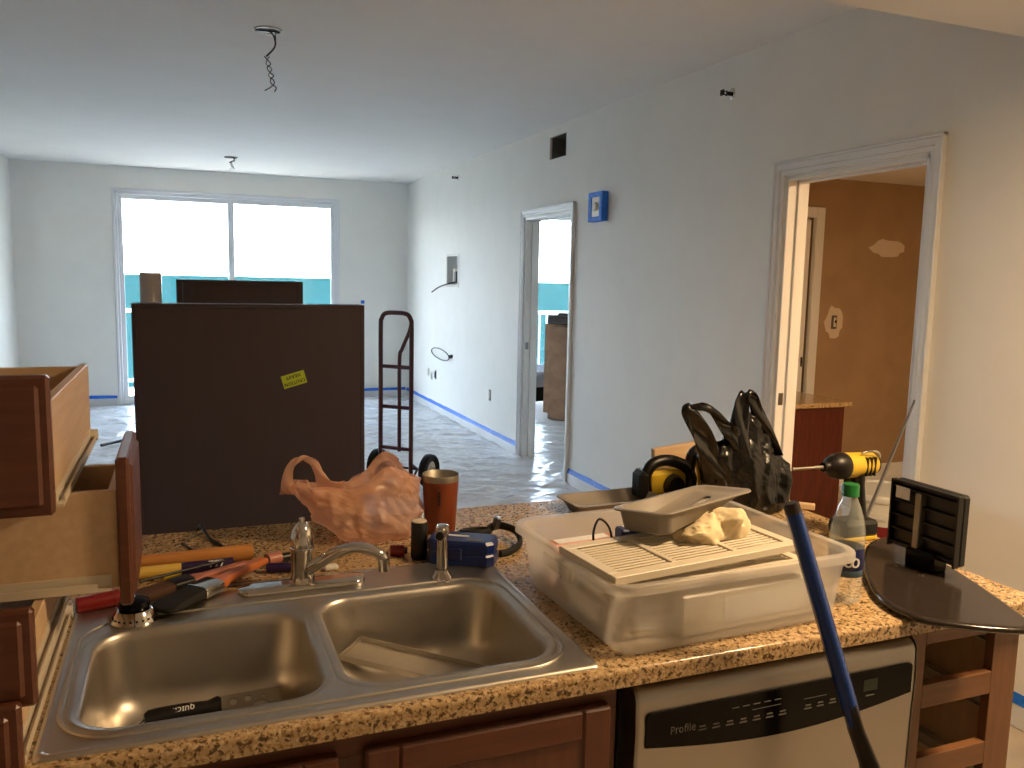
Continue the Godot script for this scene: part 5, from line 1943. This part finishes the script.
	var tray := func(ins: float, lift_y: float, floor_y: bool) -> Array:
		var a := []
		for q in rrect(0, 0, 0.134 - ins, 0.064 - ins, maxf(0.006, 0.022 - ins * 0.2), 7):
			var y := lift_y
			if floor_y:
				var s := clampf((q.x + 0.122) / 0.235, 0.0, 1.0)
				y += lerpf(-0.040, -0.006, clampf((s - 0.22) / 0.7, 0, 1))
			a.append(oc + tb * Vector3(q.x, y, q.y))
		return a
	g = G.new()
	g.skin([tray.call(0.055, 0.0, true), tray.call(0.03, 0.0, true), tray.call(0.018, 0.0, true), tray.call(0.012, 0.004, true), tray.call(0.008, -0.001, false), tray.call(0.006, 0.0, false), tray.call(-0.003, 0.0, false), tray.call(-0.004, -0.003, false), tray.call(-0.001, -0.005, false), tray.call(0.005, -0.005, false), tray.call(0.009, 0.001, true), tray.call(0.015, -0.003, true), tray.call(0.03, -0.003, true), tray.call(0.055, -0.003, true)], true)
	put(g, "tray_shell", M.grey_plastic, t)
	# rag: folds of cloth bunched under the tray
	var f := FastNoiseLite.new()
	f.seed = 17
	f.frequency = 1.0
	var rc := Vector3(0.905, 1.066, -1.262)
	var rows := []
	for i in 71:
		var v := i / 70.0
		var row := []
		for j in 120:
			var an := TAU * j / 120.0
			var r := sin(PI * (0.02 + 0.96 * v))
			var d := Vector3(cos(an) * r * 0.078, 0.036 * cos(PI * v), sin(an) * r * 0.044)
			var nz := f.get_noise_3d(d.x * 9.0 + 3.0, d.y * 9.0, d.z * 9.0)
			var fold := sin(3.0 * an + 3.0 * v + 4.0 * nz)
			var crimp := 1.0 - 2.0 * absf(sin(3.0 * v + 1.5 * cos(an) + 3.0 * nz))
			d += Vector3(cos(an), 0.45, sin(an)) * ((0.010 * fold + 0.007 * crimp) * minf(1.0, r * 1.4))
			d.y = maxf(d.y, -0.012)
			d.y += 0.018 * clampf(d.x / 0.06, -0.6, 1.0) * smoothstep(-0.01, 0.03, d.y)
			row.append(rc + d)
		rows.append(row)
	g = G.new()
	g.skin(rows, true, true)
	tag(put(g, "rag", M.rag), "bunched cream cloth rag wedged under the grey paint tray", "rag")
	# second tray behind the bin
	t = thing("paint_tray", "grey plastic paint tray lying on the counter behind the storage bin", "paint tray", Vector3(1.06, CT, -1.93))
	g = G.new()
	var q0 := Vector3(1.06, CT + 0.035, -1.93)
	var shell := func(ins: float, y: float) -> Array:
		var a := []
		for q in rrect(0, 0, 0.13 - ins, 0.065 - ins, 0.02, 5):
			a.append(q0 + Basis(Vector3.UP, 0.04) * Vector3(q.x, y, q.y))
		return a
	g.skin([shell.call(0.05, -0.03), shell.call(0.022, -0.03), shell.call(0.006, 0.0), shell.call(-0.004, 0.0), shell.call(-0.004, -0.003), shell.call(0.005, -0.004), shell.call(0.022, -0.034), shell.call(0.05, -0.034)], true)
	g.prism(rrect(1.06, -1.93, 0.07, 0.014, 0.012, 4), CT + 0.001, CT + 0.004)
	put(g, "tray_shell", M.grey_plastic, t)
	# pry bar leaning on the counter edge
	t = thing("pry_bar", "blue-handled pry bar leaning against the front of the counter", "pry bar", Vector3(1.08, 0.0, -0.9))
	var a := Vector3(0.913, 1.172, -1.058)
	var b := Vector3(1.006, 0.828, -0.99)
	g = G.new()
	var d := (b - a).normalized()
	g.tube([a + d * 0.016, b - d * 0.02, b + d * 0.02], [0.0140, 0.0140, 0.012], 6, true, 1.0, 0.3)
	put(g, "blue_shaft", M.blue_enamel, t)
	g = G.new()
	g.tube([a, a + d * 0.003, a + d * 0.018], [0.0115, 0.0134, 0.0134], 12)
	put(g, "end_cap", M.brown_edge, t)
	g = G.new()
	var e := Vector3(1.16, 0.0, -0.86)
	g.tube([b - d * 0.015, b + d * 0.03, b + d * 0.09 + Vector3(0.006, 0, 0), b.lerp(e, 0.4) + Vector3(0.012, 0, 0), b.lerp(e, 0.8), e + Vector3(0, 0.004, 0)], [0.015, 0.017, 0.020, 0.022, 0.022, 0.024], 8, true, 0.62)
	put(g, "steel_claw", M.bar_steel, t)

# register grille in its own x-z plane: louvres run along x
func grille(label: String, X: Transform3D, l: float, w: float, h: float, bays: int) -> void:
	var t := thing("vent_grille", label, "vent grille", X.origin)
	var e := 0.021
	var g := G.new()
	g.xf = X
	g.span(Vector3(-l / 2, 0, -w / 2), Vector3(l / 2, h, -w / 2 + 0.002))
	g.span(Vector3(-l / 2, 0, w / 2 - 0.002), Vector3(l / 2, h, w / 2))
	g.span(Vector3(-l / 2, 0, -w / 2 + 0.002), Vector3(-l / 2 + 0.002, h, w / 2 - 0.002))
	g.span(Vector3(l / 2 - 0.002, 0, -w / 2 + 0.002), Vector3(l / 2, h, w / 2 - 0.002))
	g.span(Vector3(-l / 2, h - 0.002, -w / 2), Vector3(l / 2, h + 0.001, -w / 2 + e), 0.001)
	g.span(Vector3(-l / 2, h - 0.002, w / 2 - e), Vector3(l / 2, h + 0.001, w / 2), 0.001)
	g.span(Vector3(-l / 2, h - 0.002, -w / 2 + e), Vector3(-l / 2 + e, h + 0.001, w / 2 - e), 0.001)
	g.span(Vector3(l / 2 - e, h - 0.002, -w / 2 + e), Vector3(l / 2, h + 0.001, w / 2 - e), 0.001)
	put(g, "frame", M.cream_plastic, t)
	for k in range(1, bays):
		var x := lerpf(-l / 2, l / 2, float(k) / bays)
		g = G.new()
		g.xf = X
		g.span(Vector3(x - 0.006, h - 0.003, -w / 2 + e), Vector3(x + 0.006, h + 0.0008, w / 2 - e), 0.001)
		put(g, "mullion", M.cream_plastic, t)
	var n := int((w - 2 * e) / 0.0105)
	for k in n:
		var z := lerpf(-w / 2 + e, w / 2 - e, (k + 0.5) / n)
		g = G.new()
		g.xf = X
		g.box(Vector3(0, h - 0.003, z), Vector3(l - 2 * e, 0.0014, 0.0048), 0.0, Basis(Vector3.RIGHT, 0.25))
		put(g, "slat", M.cream_plastic, t)

# ---------------------------------------------------------------- right end of the counter
func build_right_clutter() -> void:
	var g := G.new()
	# black bag
	var t := thing("plastic_bag", "crumpled glossy black plastic bag with tall handles", "bag", Vector3(1.408, CT, -1.795))
	var top := func(x: float, _z: float) -> float:
		return 0.105 * exp(-pow((x - 1.368) / 0.036, 2.0)) + 0.045 * exp(-pow((x - 1.428) / 0.05, 2.0))
	g = sack([[1.408, -1.815, 0.009, 0.01, CT + 0.003], [1.408, -1.815, 0.102, 0.07, CT + 0.003], [1.411, -1.815, 0.121, 0.08, CT + 0.03], [1.408, -1.815, 0.125, 0.078, CT + 0.08], [1.391, -1.810, 0.125, 0.066, CT + 0.125], [1.370, -1.800, 0.113, 0.048, CT + 0.165], [1.358, -1.785, 0.098, 0.026, CT + 0.190], [1.363, -1.785, 0.074, 0.012, CT + 0.16]], top, 0.017, 33, 140, 60, Vector3(8, 2.2, 8), 0.06)
	put(g, "bag_body", M.black_film, t)
	g = G.new()
	strap(g, [Vector3(1.293, CT + 0.10, -1.775), Vector3(1.263, CT + 0.16, -1.770), Vector3(1.223, CT + 0.23, -1.765), Vector3(1.186, CT + 0.288, -1.765), Vector3(1.193, CT + 0.303, -1.767)], [0.034, 0.030, 0.026, 0.02, 0.008], Vector3(1, 0.5, 0.2), 0.35)
	put(g, "bag_handle", M.black_film, t)
	g = G.new()
	strap(g, [Vector3(1.180, CT + 0.292, -1.765), Vector3(1.213, CT + 0.301, -1.760), Vector3(1.250, CT + 0.285, -1.755), Vector3(1.283, CT + 0.252, -1.755), Vector3(1.313, CT + 0.222, -1.755), Vector3(1.330, CT + 0.18, -1.765)], [0.006, 0.012, 0.010, 0.016, 0.024, 0.02], Vector3(0.4, 0.8, 0.4), 0.4)
	put(g, "bag_handle", M.black_film, t)
	g = G.new()
	strap(g, [Vector3(1.343, CT + 0.16, -1.755), Vector3(1.340, CT + 0.25, -1.760), Vector3(1.346, CT + 0.315, -1.765), Vector3(1.370, CT + 0.325, -1.765), Vector3(1.396, CT + 0.285, -1.770), Vector3(1.428, CT + 0.22, -1.775), Vector3(1.453, CT + 0.15, -1.775)], [0.03, 0.026, 0.016, 0.014, 0.016, 0.026, 0.034], Vector3(1, 0.2, 0.4), 0.35)
	put(g, "bag_handle", M.black_film, t)
	# power tool
	t = thing("cordless_saw", "black and yellow cordless power tool left of the black bag", "power tool", Vector3(1.292, CT, -1.960))
	g = G.new()
	g.tube(curve([Vector3(1.190, CT + 0.03, -1.960), Vector3(1.184, CT + 0.075, -1.960), Vector3(1.207, CT + 0.108, -1.960), Vector3(1.252, CT + 0.116, -1.960), Vector3(1.307, CT + 0.098, -1.960), Vector3(1.334, CT + 0.06, -1.960), Vector3(1.327, CT + 0.02, -1.960)], 6), 0.0165, 12)
	put(g, "handle_guard", M.black_plastic, t)
	g = G.new()
	g.box(Vector3(1.257, CT + 0.045, -1.980), Vector3(0.13, 0.085, 0.05), 0.012)
	put(g, "motor_housing", M.yellow_plastic, t)
	g = G.new()
	g.tube([Vector3(1.272, CT + 0.045, -1.960), Vector3(1.272, CT + 0.045, -1.935)], [0.034, 0.026], 20)
	put(g, "motor_cap", M.black_plastic, t)
	g = G.new()
	g.box(Vector3(1.177, CT + 0.05, -1.970), Vector3(0.035, 0.085, 0.06), 0.012)
	put(g, "battery", M.black_plastic, t)
	g = G.new()
	g.box(Vector3(1.390, CT + 0.075, -1.960), Vector3(0.06, 0.11, 0.055), 0.014, Basis(Vector3.BACK, 0.16))
	put(g, "front_grip", M.yellow_plastic, t)
	g = G.new()
	g.tube(curve([Vector3(1.327, CT + 0.085, -1.960), Vector3(1.334, CT + 0.125, -1.960), Vector3(1.357, CT + 0.14, -1.960), Vector3(1.387, CT + 0.13, -1.960)], 5), 0.017, 10)
	put(g, "trigger_grip", M.black_plastic, t)
	g = G.new()
	g.span(Vector3(1.172, CT, -2.010), Vector3(1.417, CT + 0.006, -1.920), 0.002)
	put(g, "shoe_plate", M.grey_metal, t)
	g = G.new()
	g.box(Vector3(1.342, CT + 0.07, -2.045), Vector3(0.16, 0.14, 0.02), 0.002, Basis(Vector3.BACK, 0.1))
	tag(put(g, "wood_offcut", M.maple_x), "pale wood offcut standing behind the black and yellow tool", "wood block")
	# strip of pale wood on the counter's end
	g = G.new()
	g.box(Vector3(1.545, CT + 0.009, -1.80), Vector3(0.14, 0.016, 0.02), 0.002, Basis(Vector3.UP, -0.75))
	tag(put(g, "wood_strip", M.maple_x), "short strip of pale wood on the counter behind the bottle", "wood strip")
	# impact driver standing on its battery
	t = thing("impact_driver", "yellow and black cordless impact driver standing on its battery", "drill", Vector3(1.50, CT, -1.52))
	var ya := 1.098
	g = G.new()
	var ax := Transform3D(turned(Vector3(-1, 0.03, 0.08)), Vector3(1.47, ya, -1.52))
	g.lathe([Vector2(0.0, -0.088), Vector2(0.024, -0.088), Vector2(0.029, -0.08), Vector2(0.030, -0.03), Vector2(0.031, 0.0), Vector2(0.031, 0.012)], ax, 24)
	put(g, "motor_housing", M.yellow_plastic, t)
	g = G.new()
	g.lathe([Vector2(0.0315, 0.010), Vector2(0.0325, 0.014), Vector2(0.031, 0.035), Vector2(0.024, 0.052), Vector2(0.014, 0.060), Vector2(0.011, 0.064), Vector2(0.011, 0.076), Vector2(0.0, 0.077)], ax, 24)
	put(g, "gear_case", M.bar_steel, t)
	g = G.new()
	g.lathe([Vector2(0.0045, 0.07), Vector2(0.0045, 0.10), Vector2(0.0036, 0.105), Vector2(0.0036, 0.172), Vector2(0.0, 0.173)], ax, 6)
	put(g, "driver_bit", M.zinc, t)
	g = G.new()
	for k in 3:
		g.box(ax * Vector3(0, -0.066 + k * 0.013, 0.0), Vector3(0.061, 0.005, 0.045), 0.001, ax.basis)
	g.lathe([Vector2(0.0245, -0.0885), Vector2(0.0245, -0.092), Vector2(0.0, -0.093)], ax, 20)
	put(g, "vent_slots", M.black_plastic, t)
	g = G.new()
	g.tube(curve([Vector3(1.505, ya - 0.02, -1.52), Vector3(1.512, ya - 0.06, -1.52), Vector3(1.518, ya - 0.10, -1.52), Vector3(1.518, CT + 0.05, -1.52)], 4), [0.022, 0.021, 0.020, 0.018, 0.018, 0.018, 0.018, 0.018, 0.019, 0.020, 0.021, 0.023, 0.024], 14, true, 0.8)
	put(g, "handle", M.black_plastic, t)
	g = G.new()
	g.box(Vector3(1.478, ya - 0.045, -1.52), Vector3(0.016, 0.032, 0.016), 0.005, Basis(Vector3.BACK, 0.2))
	put(g, "trigger", M.black_plastic, t)
	g = G.new()
	g.box(Vector3(1.505, CT + 0.030, -1.52), Vector3(0.105, 0.04, 0.066), 0.008)
	put(g, "battery", M.black_plastic, t)
	g = G.new()
	g.box(Vector3(1.505, CT + 0.007, -1.52), Vector3(0.10, 0.012, 0.062), 0.003)
	put(g, "battery_base", M.yellow_plastic, t)
	g = G.new()
	g.tube(curve([Vector3(1.50, ya + 0.031, -1.505), Vector3(1.53, ya + 0.036, -1.50), Vector3(1.548, ya + 0.030, -1.50), Vector3(1.553, ya + 0.018, -1.50)], 4), 0.003, 6)
	put(g, "belt_hook", M.chrome, t)
	# water bottle
	var bc := Vector3(1.188, CT, -1.212)
	t = thing("water_bottle", "clear plastic drink bottle with a green cap and blue label", "bottle", bc)
	var x := Transform3D(Basis.IDENTITY, bc)
	g = G.new()
	g.lathe([Vector2(0.0, 0.004), Vector2(0.012, 0.006), Vector2(0.026, 0.001), Vector2(0.031, 0.006), Vector2(0.0325, 0.02), Vector2(0.031, 0.03), Vector2(0.0325, 0.042), Vector2(0.0315, 0.05), Vector2(0.032, 0.056), Vector2(0.032, 0.112), Vector2(0.033, 0.118), Vector2(0.0325, 0.14), Vector2(0.028, 0.165), Vector2(0.02, 0.19), Vector2(0.014, 0.203), Vector2(0.0125, 0.210), Vector2(0.0125, 0.226)], x, 36)
	put(g, "bottle_shell", M.clear_bottle, t)
	g = G.new()
	g.lathe([Vector2(0.0165, 0.209), Vector2(0.0165, 0.211), Vector2(0.0158, 0.212), Vector2(0.0158, 0.230), Vector2(0.0148, 0.232), Vector2(0.0, 0.232)], x, 24)
	put(g, "cap", M.cap_green, t)
	g = G.new()
	g.lathe([Vector2(0.0323, 0.056), Vector2(0.0325, 0.0565), Vector2(0.0325, 0.068), Vector2(0.0323, 0.0685)], x, 36)
	put(g, "label_band", M.label_slate, t)
	g = G.new()
	g.lathe([Vector2(0.0323, 0.0685), Vector2(0.0325, 0.069), Vector2(0.0325, 0.110), Vector2(0.0323, 0.111)], x, 36)
	put(g, "label_sleeve", M.label_blue, t)
	var la := 2.18
	for k in 3:
		var an := la - 0.42 + k * 0.42
		var o := Vector3(cos(an), 0, sin(an))
		letters("O", 0.026, 0.0008, Transform3D(Basis(Vector3(o.z, 0, -o.x), Vector3.UP, o), bc + o * 0.0327 + Vector3(0, 0.085, 0)), M.print_white, t)
	# television foot: smoked base with an upright ribbed bracket
	t = thing("television_stand", "detached television stand with a smoked glossy base and black upright bracket", "television stand", Vector3(1.40, CT, -1.23))
	var base_pts := []
	for q in [Vector2(1.442, -1.415), Vector2(1.50, -1.452), Vector2(1.56, -1.462), Vector2(1.585, -1.43), Vector2(1.555, -1.34), Vector2(1.516, -1.24), Vector2(1.471, -1.125), Vector2(1.40, -0.975), Vector2(1.375, -0.962), Vector2(1.345, -0.972), Vector2(1.295, -1.0), Vector2(1.235, -1.05), Vector2(1.222, -1.09), Vector2(1.226, -1.14), Vector2(1.255, -1.205), Vector2(1.348, -1.325)]:
		base_pts.append(Vector3(q.x, 0, q.y))
	base_pts.append(base_pts[0])
	var outline := curve(base_pts, 4)
	outline.pop_back()
	var cen := Vector3(1.40, 0, -1.22)
	var ringy := func(k: float, y: float) -> Array:
		var o := []
		for p in outline:
			o.append(cen + (p - cen) * k + Vector3(0, y, 0))
		return o
	g = G.new()
	g.skin([ringy.call(0.01, CT + 0.003), ringy.call(0.95, CT + 0.003), ringy.call(0.985, CT + 0.006), ringy.call(1.0, CT + 0.012), ringy.call(0.985, CT + 0.0165), ringy.call(0.955, CT + 0.018), ringy.call(0.93, CT + 0.0175), ringy.call(0.5, CT + 0.0175), ringy.call(0.01, CT + 0.0175)], true)
	put(g, "smoked_base", M.smoke_plastic, t)
	g = G.new()
	for q in [Vector2(1.28, -1.08), Vector2(1.52, -1.40), Vector2(1.34, -1.25), Vector2(1.46, -1.15)]:
		g.tube([Vector3(q.x, CT, q.y), Vector3(q.x, CT + 0.004, q.y)], 0.012, 12)
	put(g, "rubber_foot", M.black_rubber, t)
	g = G.new()
	g.box(Vector3(1.462, CT + 0.035, -1.268), Vector3(0.05, 0.045, 0.075), 0.008)
	put(g, "neck", M.black_gloss, t)
	# bracket: plate facing -x with ribs
	g = G.new()
	g.span(Vector3(1.462, 0.955, -1.362), Vector3(1.484, 1.106, -1.188), 0.005)
	put(g, "bracket_plate", M.black_plastic, t)
	for k in 5:
		var y := 0.965 + k * 0.031
		g = G.new()
		g.span(Vector3(1.452, y, -1.358), Vector3(1.463, y + 0.004, -1.192), 0.001)
		put(g, "rib", M.black_plastic, t)
	for z in [-1.362, -1.193]:
		g = G.new()
		g.span(Vector3(1.448, 0.955, z), Vector3(1.463, 1.106, z + 0.005), 0.001)
		put(g, "side_flange", M.black_plastic, t)
	g = G.new()
	g.span(Vector3(1.448, 1.101, -1.357), Vector3(1.463, 1.106, -1.193), 0.001)
	put(g, "top_flange", M.black_plastic, t)
	g = G.new()
	g.span(Vector3(1.444, 0.945, -1.292), Vector3(1.463, 1.09, -1.277), 0.002)
	put(g, "steel_bar", M.zinc, t)
	g = G.new()
	g.span(Vector3(1.4465, 1.068, -1.345), Vector3(1.4475, 1.094, -1.308))
	put(g, "paper_label", M.print_white, t)
	g = G.new()
	for z in [-1.30, -1.235]:
		g.lathe([Vector2(0.006, 0.0), Vector2(0.006, 0.003), Vector2(0.0, 0.004)], Transform3D(Basis.IDENTITY, Vector3(1.415, CT + 0.0175, z)), 14)
	put(g, "base_screw", M.chrome, t)
	# metal bar leaning to the door casing
	g = G.new()
	var r0 := Vector3(1.566, CT + 0.004, -1.552)
	var r1 := Vector3(2.655, 1.078, -2.415)
	var rd := (r1 - r0).normalized()
	var rs := rd.cross(Vector3.UP).normalized()
	g.box((r0 + r1) * 0.5 + Vector3(0, 0.006, 0), Vector3(0.014, r0.distance_to(r1), 0.007), 0.0015, Basis(rs.cross(rd), rd, rs))
	tag(put(g, "metal_bar", M.grey_metal), "long grey metal bar leaning from the counter end to the door casing", "bar")
	# pails stacked against the wall
	for s in [[0.0, "white plastic pail under the one with red labels"], [0.378, "white plastic pail with red labels behind the television stand"]]:
		var pc := Vector3(2.515, s[0], -2.40)
		t = thing("plastic_pail", s[1], "bucket", pc)
		x = Transform3D(Basis.IDENTITY, pc)
		g = G.new()
		g.lathe([Vector2(0, 0.002), Vector2(0.128, 0.002), Vector2(0.131, 0.006), Vector2(0.143, 0.28), Vector2(0.15, 0.282), Vector2(0.151, 0.305), Vector2(0.146, 0.307), Vector2(0.147, 0.35)], x, 40)
		put(g, "pail_body", M.white_plastic, t)
		g = G.new()
		g.lathe([Vector2(0.152, 0.345), Vector2(0.155, 0.35), Vector2(0.155, 0.366), Vector2(0.151, 0.372), Vector2(0.142, 0.372), Vector2(0.139, 0.364), Vector2(0, 0.364)], x, 40)
		put(g, "lid", M.white_plastic, t)
		if s[0] > 0.1:
			g = G.new()
			for k in 2:
				g.lathe([Vector2(0.1385, 0.16), Vector2(0.1425, 0.255)], x, 8, 2.15 + k * 0.62, 2.45 + k * 0.62)
			put(g, "red_label", M.label_red, t)
